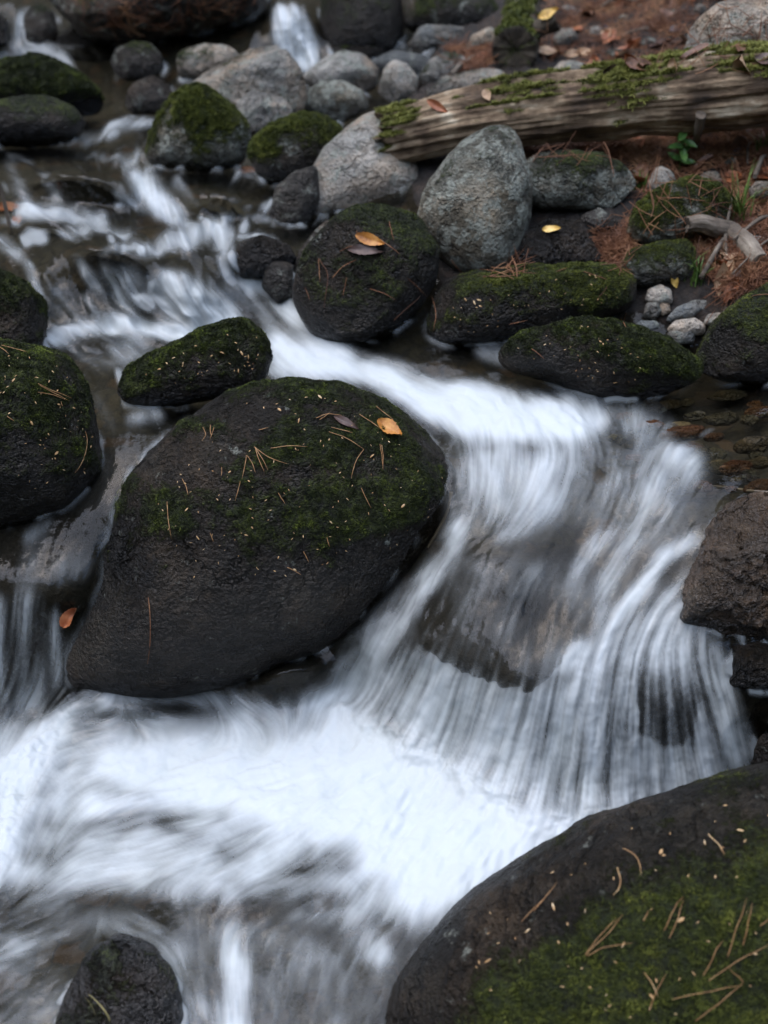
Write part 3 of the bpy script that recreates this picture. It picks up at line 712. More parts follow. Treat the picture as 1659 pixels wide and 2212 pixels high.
rock(B, 'dark mossy boulder cut by the left edge, lower of the two there', [(-80,310),(-60,240),(40,216),(110,212),(160,235),(182,265),(160,300),(60,312)], 'dark', moss=.05, depth=1.0, wetall=.3)
rock(K, 'small wet rock with water sliding over it behind the green capped boulder', [(262,222),(290,180),(330,165),(365,185),(378,222),(350,245),(290,245)], 'mid', wetall=.9)
rock(B, 'smooth grey boulder with a dark mossy spot right of the upper waterfall', [(653,170),(690,130),(740,111),(785,120),(818,152),(812,190),(760,206),(690,200)], 'pale', moss=-.42, facets=2)
rock(K, 'mossy flat rock at the foot of the dark wall by the upper waterfall', [(712,100),(730,84),(790,90),(832,102),(832,128),(730,128)], 'mid', moss=.05)
rock(K, 'angular grey rock with a flat bright top in front of the smooth grey boulder', [(658,240),(668,195),(690,179),(750,177),(780,193),(799,226),(770,252),(730,268),(680,262)], 'grey', facets=6, rough=.8)
rock('rock_slab', 'pale grey flat slab near the top middle', [(880,100),(890,60),(930,56),(1010,61),(1018,92),(960,118),(905,120)], 'slate', facets=5, depth=.7, strat=1, cat='slab')
rock(K, 'light grey stone wedged left of the short log', [(1003,115),(1020,76),(1060,60),(1082,80),(1070,112)], 'pale', facets=4)
rock(K, 'pale grey knobbly rock right of the smooth grey boulder', [(816,200),(830,150),(850,131),(880,140),(903,172),(897,212),(850,222)], 'pale', facets=4)
rock(K, 'washed pale slab with water running over it near the top middle', [(790,140),(850,110),(920,122),(935,160),(880,172),(820,158)], 'slate', wetall=.4, depth=.7)
rock(K, 'pale rock with a mossy side left of the dry twig', [(903,168),(930,130),(960,115),(1000,118),(1012,142),(960,186),(915,192)], 'pale', moss=-.3, facets=4)
rock('rock_slab', 'long low grey slab behind the fallen log', [(916,202),(960,165),(1040,151),(1090,154),(1104,178),(1030,206),(940,220)], 'pale', facets=3, depth=.7, moss=-.45, cat='slab')
# --- right bank
rock(B, 'large pale grey boulder with needles on it at the upper right corner', [(1478,140),(1495,60),(1540,20),(1600,-2),(1720,-14),(1760,100),(1720,150),(1600,150)], 'pale', moss=-.5, sub=6, back=-.2, rough=1.3)
rock(K, 'small pale stone in the leaves right of the short log', [(1193,85),(1210,62),(1238,64),(1250,85),(1230,104),(1200,104)], 'pale', back=-.02)
rock(K, 'flat grey stone half hidden behind the fallen log', [(1188,160),(1210,135),(1250,129),(1278,150),(1270,178),(1200,178)], 'pale', back=-.02, facets=2)
rock(K, 'little white stone at the top edge in the leaf litter', [(1497,22),(1508,8),(1525,14),(1524,30),(1505,34)], 'pale', back=-.02)
rock(B, 'long pale grey boulder leaning under the end of the fallen log', [(648,485),(658,420),(672,375),(700,325),(745,285),(790,252),(828,243),(850,268),(872,320),(905,370),(908,405),(870,438),(800,458),(730,480),(675,500)], 'pale', depth=.8, sub=6, facets=0, rough=.5, k=.3, back=.09, wet_shade_fun=lambda u, v: .75 * sstep(360, 460, v + (u - 740) * .55), wet=.03)  # lower right half: shade painted into the colour through the wet mask
rock(B, 'tall grey egg shaped boulder with lichen in front of the fallen log', [(903,475),(918,420),(955,360),(1000,310),(1048,283),(1088,280),(1116,300),(1131,350),(1147,410),(1142,470),(1122,535),(1090,588),(1040,602),(980,580),(928,525)], 'grey', depth=.85, sub=6, facets=0, rough=.5, moss=-.42, k=.25, wet=.02)
rock(B, 'oblong grey rock with mossy left side right of the egg shaped boulder', [(1125,360),(1150,340),(1200,337),(1290,340),(1335,360),(1368,390),(1372,422),(1345,450),(1280,457),(1180,450),(1130,430)], 'grey', back=-.02, moss=-.18, sub=6, facets=3, rough=.7, wet=.01)
rock(B, 'dark wet rock with a yellow leaf on it under the oblong grey rock', [(1095,570),(1120,510),(1180,477),(1250,479),(1300,508),(1322,545),(1300,590),(1200,602),(1120,602)], 'dark', wetall=.8, sub=6)
rock(K, 'small flat grey stone tucked below the oblong grey rock', [(1248,472),(1290,450),(1322,463),(1344,490),(1322,508),(1268,504)], 'mid', facets=3)
rock(B, 'grey boulder with yellow green moss above the curved branch', [(1358,500),(1380,450),(1430,410),(1490,394),(1540,405),(1574,442),(1562,490),(1500,515),(1430,530),(1378,525)], 'grey', back=-.03, moss=.05, sub=6, tuft=14000, tufth=.006, tmat='moss_green', wet=.01)
rock(K, 'small white stone below the fallen log left of the green seedling', [(1398,402),(1415,365),(1440,357),(1457,385),(1452,418),(1415,430)], 'pale', back=-.02)
rock(K, 'small grey stone in the bank right of the green seedling', [(1508,392),(1520,372),(1545,370),(1562,388),(1555,407),(1520,409)], 'pale', back=-.02)
rock(K, 'grey stone at the right edge above the grass tuft', [(1618,410),(1635,392),(1670,395),(1690,420),(1650,432),(1624,428)], 'pale', back=-.02)
rock(K, 'small dark rock in the water against the long pale boulder', [(582,465),(598,405),(640,372),(684,360),(690,430),(665,485),(600,485)], 'mid', wetall=.3)
rock('stone_plate', 'thin slate plate leaning on the brown round boulder', [(630,590),(648,540),(680,500),(704,476),(718,484),(704,525),(664,580),(640,606)], 'mid', depth=.5, facets=2, cat='rock', wetall=.2)
rock(B, 'large dark brown round boulder with pine needles in front of the pale boulder', [(636,645),(648,580),(678,528),(722,480),(780,461),(860,462),(912,490),(942,545),(942,595),(905,660),(855,712),(790,745),(730,750),(668,712)], 'dark', moss=-.10, depth=.85, sub=6, facets=3, wetall=.25, tuft=9000, tufth=.005, wet=.04)
rock(K, 'little wet stone between the chute and the slate plate', [(566,620),(575,580),(600,558),(632,572),(634,640),(600,655)], 'mid', wetall=.8)
rock(K, 'black wet rock with water curling over it above the white chute', [(482,575),(520,520),(570,511),(622,530),(644,565),(600,600),(520,604)], 'dark', wetall=.9, depth=1.0)
rock(B, 'long flat mossy boulder on the right bank below the egg shaped boulder', [(928,700),(940,640),(968,604),(1060,589),(1180,584),(1300,582),(1362,600),(1374,632),(1355,668),(1230,702),(1100,736),(1000,750),(945,740)], 'dark', moss=-.2, mfun=lambda u, v: .45 * np.exp(-((u - 1290) / 90) ** 2) + .2 * np.exp(-((u - 1150) / 80) ** 2), depth=.9, sub=6, facets=4, rough=1.2, tuft=22000, tufth=.006, tmat='moss_green', wet=.03)
rock(B, 'low mossy boulder dipping into the right pool', [(1070,772),(1130,725),(1200,701),(1270,696),(1360,711),(1432,740),(1505,790),(1505,818),(1440,848),(1380,864),(1280,858),(1180,820),(1100,800)], 'dark', moss=-.2, mfun=lambda u, v: .4 * sstep(1200, 1420, u), depth=.8, sub=6, facets=2, wetall=.1, tuft=26000, tufth=.006, wet=.03)
rock(B, 'dark boulder with white lichen patches cut by the right edge', [(1512,780),(1540,710),(1590,660),(1640,628),(1740,590),(1790,700),(1770,820),(1659,832),(1560,818),(1516,800)], 'dark', moss=-.05, depth=.8, sub=6, tuft=7000, tufth=.006, tmat='moss_green', wet=.03)
rock(B, 'small mossy boulder below the curved branch', [(1340,590),(1360,550),(1420,529),(1480,524),(1504,562),(1478,608),(1390,618),(1346,608)], 'grey', back=-.03, moss=.02, tuft=4000, tufth=.005, tmat='moss_green')
for lab, pts, mt, fc in [('roundish white pebble, uppermost of the pebble patch by the right pool', [(1394,650),(1400,625),(1425,615),(1450,625),(1452,655),(1420,664)], 'pale', 2),
        ('pale long slaty stone lying slanted in the pebble patch', [(1438,690),(1460,665),(1500,648),(1530,650),(1532,662),(1490,690),(1445,698)], 'slate', 4),
        ('speckled white stone in the middle of the pebble patch', [(1440,712),(1460,692),(1500,687),(1524,702),(1520,722),(1470,728)], 'pale', 2),
        ('white flat pebble at the water edge, lowest of the pebble patch', [(1438,728),(1450,713),(1490,712),(1503,728),(1495,744),(1455,742)], 'slate', 2),
        ('small grey pebble at the right end of the pebble patch', [(1518,700),(1530,678),(1560,674),(1566,694),(1545,710)], 'pale', 3),
        ('small blue grey stone at the left end of the pebble patch', [(1388,686),(1396,655),(1420,652),(1430,672),(1415,692)], 'slate', 3),
        ('little white pebble beside the blue grey stone', [(1420,672),(1428,655),(1445,656),(1448,674),(1432,682)], 'pale', 2),
        ('greenish flat stone half in the water beside the low mossy boulder', [(1370,704),(1385,692),(1420,694),(1425,708),(1395,718)], 'slate', 3),
        ('rusty pebble between the slaty stone and the right edge boulder', [(1556,676),(1565,662),(1582,664),(1586,680),(1570,688)], 'brown', 3)]:
    rock('pebble', lab, pts, mt, sub=4, facets=fc, wet=.004, k=.2, back=-.012, group='pebbles on the right shore')
# --- left edge and middle
rock(B, 'dark mossy block at the left edge above the big left boulder', [(-110,775),(-110,590),(0,597),(50,618),(82,648),(88,700),(82,765),(20,785)], 'dark', moss=.12, depth=.9, sub=6, tuft=22000, tufth=.006, box=3, wet=.03)
rock(B, 'large mossy boulder cut by the left edge', [(-190,1150),(-190,760),(-60,742),(60,758),(120,770),(152,800),(182,860),(202,930),(210,985),(202,1035),(170,1075),(110,1120),(0,1170),(-100,1180)], 'dark', moss=.04, depth=.85, sub=7, facets=2, rough=.7, tuft=60000, tufth=.0055, contact=(0,1160), wet=.04, k=.1)
rock(B, 'mossy wedge shaped rock lying in the stream behind the great central boulder', [(260,840),(275,800),(330,775),(400,740),(450,712),(520,699),(552,715),(574,750),(578,795),(560,838),(480,856),(400,872),(330,882),(275,872)], 'dark', moss=.02, depth=.75, sub=6, facets=2, rough=.7, tuft=24000, tufth=.0055, wet=.035)
rock(B, 'great dark central boulder covered with patchy moss and pine needles', [(135,1470),(140,1400),(185,1330),(205,1230),(228,1130),(290,1030),(380,938),(470,870),(545,843),(620,834),(700,839),(785,862),(855,902),(920,958),(968,1015),(986,1055),(976,1100),(930,1165),(880,1235),(800,1318),(700,1392),(570,1450),(430,1486),(300,1496),(180,1492)], 'dark', moss=-.32, mfun=lambda u, v: .50 * np.exp(-((u - 810) / 170) ** 2 - ((v - 1080) / 110) ** 2) + .42 * np.exp(-((u - 370) / 90) ** 2 - ((v - 1090) / 50) ** 2) + .22 * np.exp(-((u - 590) / 150) ** 2 - ((v - 960) / 60) ** 2) - .4 * sstep(1180, 1320, v) - .38 * np.exp(-((u - 540) / 150) ** 2 - ((v - 890) / 45) ** 2) - .3 * np.exp(-((u - 400) / 90) ** 2 - ((v - 990) / 50) ** 2), depth=.72, sub=7, facets=1, rough=.7, contact=(330,1480), k=.25, wet=.05, tuft=110000, tufth=.0042, mscale=10, box=2.2, moss_up=.75, wetall=.0, wet_shade_fun=lambda u, v: 1.5 * np.exp(-((u - 265) / 75) ** 2 - ((v - 1240) / 140) ** 2) + .6 * np.exp(-((u - 400) / 60) ** 2 - ((v - 1150) / 60) ** 2))
rock(B, 'glossy brown ridged rock at the right edge beside the waterfall', [(1472,1340),(1490,1270),(1518,1195),(1558,1120),(1602,1085),(1700,1068),(1790,1150),(1780,1380),(1620,1396),(1540,1382),(1488,1360)], 'brown', depth=.8, sub=7, rough=2.8, facets=6, wetall=.25, contact=(1560,1330), k=.0, wet=.01)
rock(K, 'dark rock wedged under the glossy brown rock', [(1540,1440),(1560,1395),(1640,1385),(1760,1380),(1780,1470),(1660,1490),(1570,1480)], 'dark', depth=.8, wetall=.4, contact=(1600,1480), k=.3)
rock(B, 'dark grey boulder at the right edge below the wedged dark rock', [(1600,1600),(1606,1520),(1640,1465),(1700,1440),(1800,1440),(1820,1720),(1680,1720),(1620,1680)], 'dark', depth=.7, sub=6, contact=(1640,1660), k=.3, wetall=.15)
rock(B, 'huge mossy boulder filling the lower right corner', [(660,2500),(812,2260),(890,2100),(955,2016),(1048,1928),(1180,1852),(1280,1792),(1380,1752),(1500,1712),(1620,1682),(1800,1640),(1960,1700),(2000,2400),(1500,2560),(1000,2540)], 'dark', moss=-.5, mfun=lambda u, v: .95 * sstep(40, 340, v - np.interp(u, [850, 900, 960, 1050, 1180, 1280, 1380, 1500, 1620, 1800], [2212, 2085, 2012, 1932, 1852, 1792, 1752, 1712, 1682, 1640])) - .3 * sstep(1250, 950, u), depth=.55, sub=7, facets=1, rough=.7, contact=(1050,1960), k=.05, back=-.14, wet=.03, tuft=110000, tufth=.0055, tmat='moss_green', mscale=6, wetall=.1)
rock(B, 'dark sunken rock in the lower left corner with water sliding over it', [(100,2330),(140,2160),(190,2065),(255,2022),(320,2050),(375,2120),(410,2230),(400,2330)], 'film', depth=.7, sub=6, contact=(260,2230), k=.5, wetall=.9, moss=-.3, rough=.6)

# stones lying under the clear water of the right pool
def oval(u, v, a, b, rot=0, n=10, seed=0):
    r = np.random.default_rng(seed); c, sn = math.cos(R(rot)), math.sin(R(rot)); out = []
    for k in range(n):
        t = 2 * math.pi * k / n; q = r.uniform(.85, 1.12)
        x, y = a * q * math.cos(t), b * q * math.sin(t); out.append((u + x * c - y * sn, v + x * sn + y * c))
    return out
M['rust'] = rock_mat('rusty_stone', (.07, .030, .011), (.17, .078, .028), (.27, .14, .06), rough=.5)
M['olive'] = rock_mat('olive_stone', (.06, .056, .034), (.14, .125, .078), (.24, .215, .14), rough=.5)
for i, (u, v, a, b, mt) in enumerate([(1478,938,52,19,'rust'),(1405,920,34,13,'rust'),(1625,962,42,22,'olive'),(1560,905,46,15,'olive'),(1530,985,40,18,'olive'),(1645,1050,32,18,'rust'),
      (1445,875,34,12,'olive'),(1570,855,44,13,'olive'),(1640,890,34,14,'rust'),(1420,1005,36,18,'olive'),(1590,1010,34,16,'rust'),(1370,960,26,13,'olive'),(1500,900,28,11,'olive'),(1640,1000,26,14,'olive'),(1350,900,22,10,'rust'),(1540,945,24,11,'rust'),(1470,1050,40,20,'olive')]):
    rock('sunken_stone', ('rusty orange' if mt == 'rust' else 'olive grey') + ' stone under the clear water of the right pool', oval(u, v, a, b, -6, seed=i), mt, sub=4, k=.3, back=.022, wetall=0, depth=.7, facets=2,
         group=('rusty' if mt == 'rust' else 'olive') + ' stones under the right pool', cat='stone', contact=(u, v))

rs_ = np.random.default_rng(77)
for i, (u, v, a) in enumerate([(1290,70,17),(1345,40,12),(1400,95,20),(1455,30,11),(1230,20,14),(1320,118,13),(1440,128,15),(1150,140,14),(1385,15,10),(1270,38,9),(1480,330,13),(1580,350,16),(1640,520,18),(1530,540,12),(1590,600,15),(1480,385,10),(1345,320,12),(1640,470,11),(1555,600,10)]):
    beh = v < 200
    rock('stone', 'small half buried grey stone in the needle litter ' + ('behind the fallen log' if beh else 'below the fallen log'), oval(u, v, a, a * rs_.uniform(.55, .8), rs_.uniform(-25, 25), seed=100 + i), ['pale', 'grey', 'mid', 'grey'][i % 4], sub=4, k=.2, back=-.006, facets=4, wet=0.0, group='half buried stones ' + ('behind the log' if beh else 'below the log'), contact=(u, v + a * .4))

rs_ = np.random.default_rng(78); n_ = 0
while n_ < 46:
    u, v = rs_.uniform(1320, 1680), rs_.uniform(850, 1085)
    if v > 1085 - (1560 - u) * .28 or v < 840 + (1430 - u) * .25: continue
    a = rs_.uniform(12, 30); mt = ['olive', 'olive', 'rust', 'mid', 'olive'][n_ % 5]
    rock('sunken_stone', {'rust': 'rusty orange', 'olive': 'olive grey', 'mid': 'brownish grey'}[mt] + ' stone under the clear water of the right pool', oval(u, v, a, a * rs_.uniform(.38, .6), rs_.uniform(-15, 10), seed=200 + n_), mt, sub=3 if a < 18 else 4, k=.3, back=.026, depth=.7, facets=2,
         group={'rust': 'rusty', 'olive': 'olive', 'mid': 'brownish'}[mt] + ' stones under the right pool', cat='stone', contact=(u, v), wet=0.0); n_ += 1

# ---------------------------------------------------------------- fallen logs and branches
def wood_mat(name, stops, mossy=MOSS_L, rough=.85):
    m, n, l, p, o = mat(name); a = n.new('ShaderNodeAttribute'); a.attribute_name = 'grain'; vec = a.outputs['Vector']
    t = tex(n, l, 'noise', 26, vec, 6, .7).outputs[0]; tc = n.new('ShaderNodeTexCoord'); t2 = tex(n, l, 'noise', 12, tc.outputs['Object'], 4, .6).outputs[0]
    f = mth(n, l, 'ADD', mth(n, l, 'MULTIPLY', t, .55), mth(n, l, 'MULTIPLY', t2, .45))
    col = ramp(n, l, f, stops); mo = attr(n, 'moss'); mn = tex(n, l, 'noise', 120, tc.outputs['Object'], 3, .6).outputs[0]
    mf = ramp(n, l, mth(n, l, 'ADD', mo, mth(n, l, 'MULTIPLY', mth(n, l, 'SUBTRACT', mn, .5), .8)), [(.40, 0), (.60, 1)])
    l.new(mixc(n, l, mf, col, ramp(n, l, mn, [(.35, MOSS_D), (.5, MOSS_M), (.66, mossy)])), p.inputs['Base Color'])
    p.inputs['Roughness'].default_value = rough
    l.new(bump(n, l, t, .9, .012), p.inputs['Normal']); return m
M['wood'] = wood_mat('weathered_log_wood', [(.34, (.018, .012, .007)), (.45, (.095, .060, .033)), (.54, (.27, .195, .12)), (.64, (.60, .52, .38))])
M['bark'] = wood_mat('dark_mossy_bark', [(.34, (.012, .009, .006)), (.5, (.05, .038, .024)), (.66, (.15, .12, .08))])
M['twig'] = wood_mat('dry_twig_bark', [(.34, (.03, .022, .016)), (.5, (.12, .095, .07)), (.66, (.32, .28, .22))])

def tube(name, path, radii, material, nseg=40, step=.006, groove=.0, ragged=0.0, lump=.05, parent=None, mossf=None, gs=2.0, capped=True, ellip=1.0):
    path = np.array(path, float); radii = np.array(radii, float)
    seg = np.linalg.norm(np.diff(path, axis=0), axis=1); cum = np.concatenate([[0], np.cumsum(seg)])
    n = max(int(cum[-1] / step), 6); s = np.linspace(0, cum[-1], n)
    # smooth centre line
    c = np.stack([np.interp(s, cum, path[:, k]) for k in range(3)], 1)
    w_ = max(int(n * .06), 1)
    if len(path) > 2:
        kk = np.ones(2 * w_ + 1) / (2 * w_ + 1); cp = np.pad(c, ((w_, w_), (0, 0)), mode='reflect', reflect_type='odd')
        c = np.stack([np.convolve(cp[:, k], kk, 'valid') for k in range(3)], 1)
    r = np.interp(s, cum, radii)
    t = np.gradient(c, axis=0); t /= np.linalg.norm(t, axis=1)[:, None]
    ref = np.array([0, 0, 1.0]) if abs(t[:, 2]).mean() < .85 else np.array([0, 1.0, 0])
    x = np.cross(t, ref); x /= np.linalg.norm(x, axis=1)[:, None]; y = np.cross(x, t)
    a = np.linspace(0, 2 * math.pi, nseg + 1)[:-1]
    ca, sa = np.cos(a), np.sin(a); S, A = np.meshgrid(s, a, indexing='ij')
    q = np.stack([S * gs / r.mean() * .12, np.cos(A) * 2.2, np.sin(A) * 2.2], -1).reshape(-1, 3)
    off_ = np.array([name.__hash__() % 1 + len(name) * 1.7, s[-1] * 13, 0])
    g1 = fbm(q * np.array([1, 1.6, 1.6]) + off_, 4, .6).reshape(S.shape); g2 = fbm(q * np.array([1.2, 4, 4]) + off_, 3, .6).reshape(S.shape)
    lu = fbm(np.stack([S / r.mean() * .6, np.cos(A), np.sin(A)], -1).reshape(-1, 3) + off_, 3).reshape(S.shape)
    rad = r[:, None] * (1 + lump * lu * 2 + groove * (g1 + .6 * np.minimum(g2, .1)))
    Vv = c[:, None, :] + rad[..., None] * (np.cos(A)[..., None] * x[:, None, :] + ellip * np.sin(A)[..., None] * y[:, None, :])
    if ragged:
        f = np.clip(1 - s / (ragged * 2.5), 0, 1)[:, None] ** 2
        jag = fbm(np.stack([np.cos(A) * 3, np.sin(A) * 3, A * 0], -1).reshape(-1, 3) + 3, 3, .8).reshape(A.shape)
        Vv = Vv + (f * jag * ragged * 1.6)[..., None] * t[:, None, :]
    idx_ = np.arange(n * nseg).reshape(n, nseg); i2 = np.roll(idx_, -1, axis=1)
    Fq = np.stack([idx_[:-1], idx_[1:], i2[1:], i2[:-1]], -1).reshape(-1, 4)
    V = Vv.reshape(-1, 3); base = len(V)
    rings = []; Fs = [Fq]
    if capped:
        for end, ring in ((0, idx_[0]), (n - 1, idx_[-1])):
            prev = ring; cc = c[end]
            for kf in (.8, .55, .3, .08):
                nv = cc + (Vv[end] - cc) * kf + t[end] * (1 if end == 0 else -1) * r[end] * .12 * (1 - kf) * (1 + .8 * g1[end][:, None])
                ids = np.arange(base, base + nseg); base += nseg; rings.append(nv)
                Fs.append(np.stack([prev, np.roll(prev, -1), np.roll(ids, -1), ids] if end == 0 else [ids, np.roll(ids, -1), np.roll(prev, -1), prev], -1)); prev = ids
    if rings: V = np.concatenate([V] + rings)
    Fq = np.concatenate(Fs)
    loc = np.array([c[0][0], c[0][1], V[:, 2].min()]) if parent is None else np.array(parent.location)
    N = vnormals(V, Fq)
    mo = np.zeros(len(V))
    if mossf is not None: mo = mossf(V, N)
    o = mesh_np(name, V - loc, Fq, material, loc=loc if parent is None else (0, 0, 0), parent=parent, attrs={'moss': mo})
    gr = np.zeros((len(V), 3)); gr[:S.size, 0] = S.ravel() * .22; gr[:S.size, 1] = (np.cos(A) * r[:, None]).ravel(); gr[:S.size, 2] = (np.sin(A) * r[:, None]).ravel()
    gr[S.size:] = (V[S.size:] - c[0])
    at_ = o.data.attributes.new('grain', 'FLOAT_VECTOR', 'POINT'); at_.data.foreach_set('vector', gr.astype(np.float32).ravel())
    tri = np.concatenate([Fq[:, :3], Fq[:, [0, 2, 3]]])
    return o, V, tri, N, mo, loc

def log_moss(V, N):
    u, v = pix(V); nz = fbm(V * 14, 4, .6)
    zone = np.exp(-((u - 1360) / 95) ** 2) * 1.5 + np.exp(-((u - 1105) / 75) ** 2) * 1.05 + np.exp(-((u - 855) / 38) ** 2) * 1.2 + .9 * sstep(1480, 1640, u)
    return sstep(-.1, .3, nz * .6 + zone * .8 + N[:, 2] * 1.5 - 1.55)
p0 = at_depth(np.array([838., 1000., 1180., 1400., 1660., 1950.]), np.array([298., 260., 236., 211., 184., 156.]), np.array([3.10, 3.06, 3.00, 2.92, 2.84, 2.74]))
lg = tube('fallen_log', p0, [.066, .073, .079, .085, .089, .092], M['wood'], nseg=150, step=.0045, groove=.20, ragged=.06, lump=.06, mossf=log_moss, gs=1.0)
tag(lg[0], 'long weathered fallen log with green moss patches lying across the right bank', 'log')
TUFT.append((lg[0], lg[1], lg[2], lg[3], lg[4], 110000, .0105, M['moss_log'], lg[5], np.random.default_rng(5), 'moss', .10, .8))
def log2_moss(V, N):
    return sstep(-.1, .4, fbm(V * 12, 3) * .6 + N[:, 2] * .9 - .25 - .25 * (pix(V)[1] < 60))
p1 = at_depth(np.array([1113., 1122., 1135., 1150.]), np.array([108., 60., 0., -80.]), np.array([3.52, 3.75, 4.1, 4.6]))
l2 = tube('short_log', p1, [.064, .064, .062, .060], M['bark'], nseg=90, step=.006, groove=.10, ragged=.012, lump=.04, mossf=log2_moss)
tag(l2[0], 'short mossy log seen at its sawn dark end, pointing uphill at the top', 'log')
TUFT.append((l2[0], l2[1], l2[2], l2[3], l2[4], 9000, .010, M['moss_green'], l2[5], np.random.default_rng(6)))
st = tube('broken_stub', at_depth(np.array([1150., 1172., 1200.]), np.array([75., 58., 42.]), np.array([3.56, 3.55, 3.54])), [.022, .026, .034], M['bark'], nseg=40, groove=.25, ragged=.02, lump=.12, parent=l2[0])

# from here on things are laid on what is already there: look down and find the surface
water.hide_viewport = True
bpy.context.view_layer.update()
DG = bpy.context.evaluated_depsgraph_get()
def cast(u, v):
    d = ray(u, v); d = d / np.linalg.norm(d)
    ok, loc, nn, i, ob, mm = SC.ray_cast(DG, Vector(CAMP), Vector(d))
    if not ok: return None
    nn = np.array(nn)
    if nn @ d > 0: nn = -nn
    return np.array(loc), nn, ob
def on(pts, lift):
    out = []
    for (u, v) in pts:
        h = cast(u, v)
        if h: out.append(h[0] + h[1] * lift)
    return np.array(out)

br = tube('curved_branch', on([(1478,478),(1510,476),(1545,488),(1580,505),(1612,535),(1640,572)], .012), [.017, .019, .021, .022, .021, .018], M['twig'], nseg=36, step=.004, groove=.14, ragged=.01, lump=.10)
tag(br[0], 'thick curved pale branch lying on the right bank', 'branch')
for nm, lab, pts, rad in [('twig', 'dark upright twig standing in the water at the left edge', None, .006),
      ('twig', 'dry bent twig leaning among the pale stones left of the short log', [(975,165),(1000,140),(1030,122),(1062,112)], .007),
      ('twig', 'pale stick lying in the clear right pool at the right edge', [(1510,1052),(1560,1054),(1620,1060),(1690,1068)], .0035),
      ('twig', 'thin white twig hanging down the bank below the curved branch', [(1578,560),(1582,590),(1575,625),(1570,640)], .0035),
      ('twig', 'thin grey twig beside the small mossy boulder', [(1640,555),(1625,590),(1605,620)], .003),
      ('twig', 'short grey stub standing against the underside of the fallen log', [(1515,245),(1508,280),(1500,320)], .012),
      ('twig', 'dark curved stick along the rim of the great central boulder', [(972,1062),(962,1110),(940,1160),(925,1185)], .004)]:
    if pts is None:
        b0 = surf(np.array([22.]), np.array([488.]))[0]; P3 = np.array([b0 + (0, 0, -.02), b0 + (-.004, 0, .05), b0 + (-.012, .0, .13)])
    else: P3 = on(pts, rad * .7)
    if len(P3) < 2: continue
    t_ = tube(nm, P3, np.linspace(rad, rad * .6, len(P3)), M['twig'], nseg=14, step=.006, groove=.1, lump=.12)
    tag(t_[0], lab, 'twig')

# ---------------------------------------------------------------- pine needles
M['needle_tan'] = simple_mat('tan_pine_needle', [(.3, (.16, .075, .026)), (.5, (.28, .145, .055)), (.7, (.42, .26, .12))], 60, .6)
M['needle_red'] = simple_mat('rust_pine_needle', [(.33, (.05, .018, .008)), (.5, (.17, .066, .026)), (.66, (.32, .17, .08))], 9, .65)
M['husk'] = simple_mat('seed_husk', [(.3, (.22, .10, .035)), (.5, (.46, .28, .12)), (.7, (.66, .52, .32))], 40, .6)
def strip_np(P, rad, ns=4):
    P = np.asarray(P); n = len(P); t = np.gradient(P, axis=0); t /= np.linalg.norm(t, axis=1)[:, None] + 1e-9
    ref = np.array([.13, .2, .97]); x = np.cross(t, ref); x /= np.linalg.norm(x, axis=1)[:, None] + 1e-9; y = np.cross(x, t)
    a = np.linspace(0, 2 * math.pi, ns + 1)[:-1]; r = rad * np.interp(np.linspace(0, 1, n), [0, .1, .7, 1], [.8, 1, 1, .25])
    V = P[:, None] + r[:, None, None] * (np.cos(a)[None, :, None] * x[:, None] + np.sin(a)[None, :, None] * y[:, None])
    i = np.arange(n * ns).reshape(n, ns); j = np.roll(i, -1, 1)
    return V.reshape(-1, 3), np.stack([i[:-1], j[:-1], j[1:], i[1:]], -1).reshape(-1, 4)
def needle(pts, label, group, m='needle_tan', rad=.0008, lift=.0026):
    pts = np.array(pts, float)
    k = np.linspace(0, len(pts) - 1, 13); q_ = np.stack([np.interp(k, range(len(pts)), pts[:, j]) for j in (0, 1)], 1)
    if len(pts) > 2:
        qq = q_.copy(); qq[1:-1] = (q_[:-2] + q_[1:-1] + q_[2:]) / 3; qq[1:-1] = (qq[:-2] + qq[1:-1] + qq[2:]) / 3; q_ = qq
    P3 = on(q_, lift)
    if len(P3) < 4: return
    P3[1:-1] = (P3[:-2] + P3[1:-1] + P3[2:]) / 3
    V, F = strip_np(P3, rad); loc = P3[0].copy()
    tag(mesh_np('pine_needle', V - loc, F, M[m], loc=loc), label, 'needle', group)
G1 = 'pine needles on the great central boulder'; L1 = 'tan dry pine needle lying on the great central boulder'
for p_ in [[(682,905),(705,895),(738,898)],[(690,908),(712,893)],[(775,897),(800,912),(822,928)],[(812,880),(830,895),(848,908)],[(710,935),(745,945),(785,970)],[(785,970),(765,1000),(757,1035)],
      [(585,970),(625,964),(665,966)],[(550,967),(565,988),(580,1018)],[(552,969),(580,990),(620,1003)],[(552,970),(560,995),(572,1020)],[(533,985),(529,1010),(523,1035)],[(534,985),(546,1002),(552,1022)],
      [(820,960),(825,985),(827,1015)],[(824,962),(828,990),(826,1012)],[(780,1055),(789,1075),(801,1098)],[(363,1085),(365,1130),(372,1162)],[(395,1035),(404,1052),(408,1070)],[(440,925),(447,940),(437,955)],
      [(455,920),(458,945)],[(464,925),(455,950)],[(520,1040),(515,1060),(508,1082)],[(716,925),(745,932),(762,936)],[(600,1065),(615,1090)],[(655,1190),(668,1215)],[(455,1150),(462,1170)],[(705,1160),(712,1180)],[(620,1225),(650,1240)],[(560,930),(580,925)],[(480,1010),(478,1030)]]:
    needle(p_, L1, G1)
needle([(322,1290),(326,1330),(325,1400),(319,1432)], 'long dark red strand hanging down the front of the great central boulder', G1, 'needle_red', .0009)
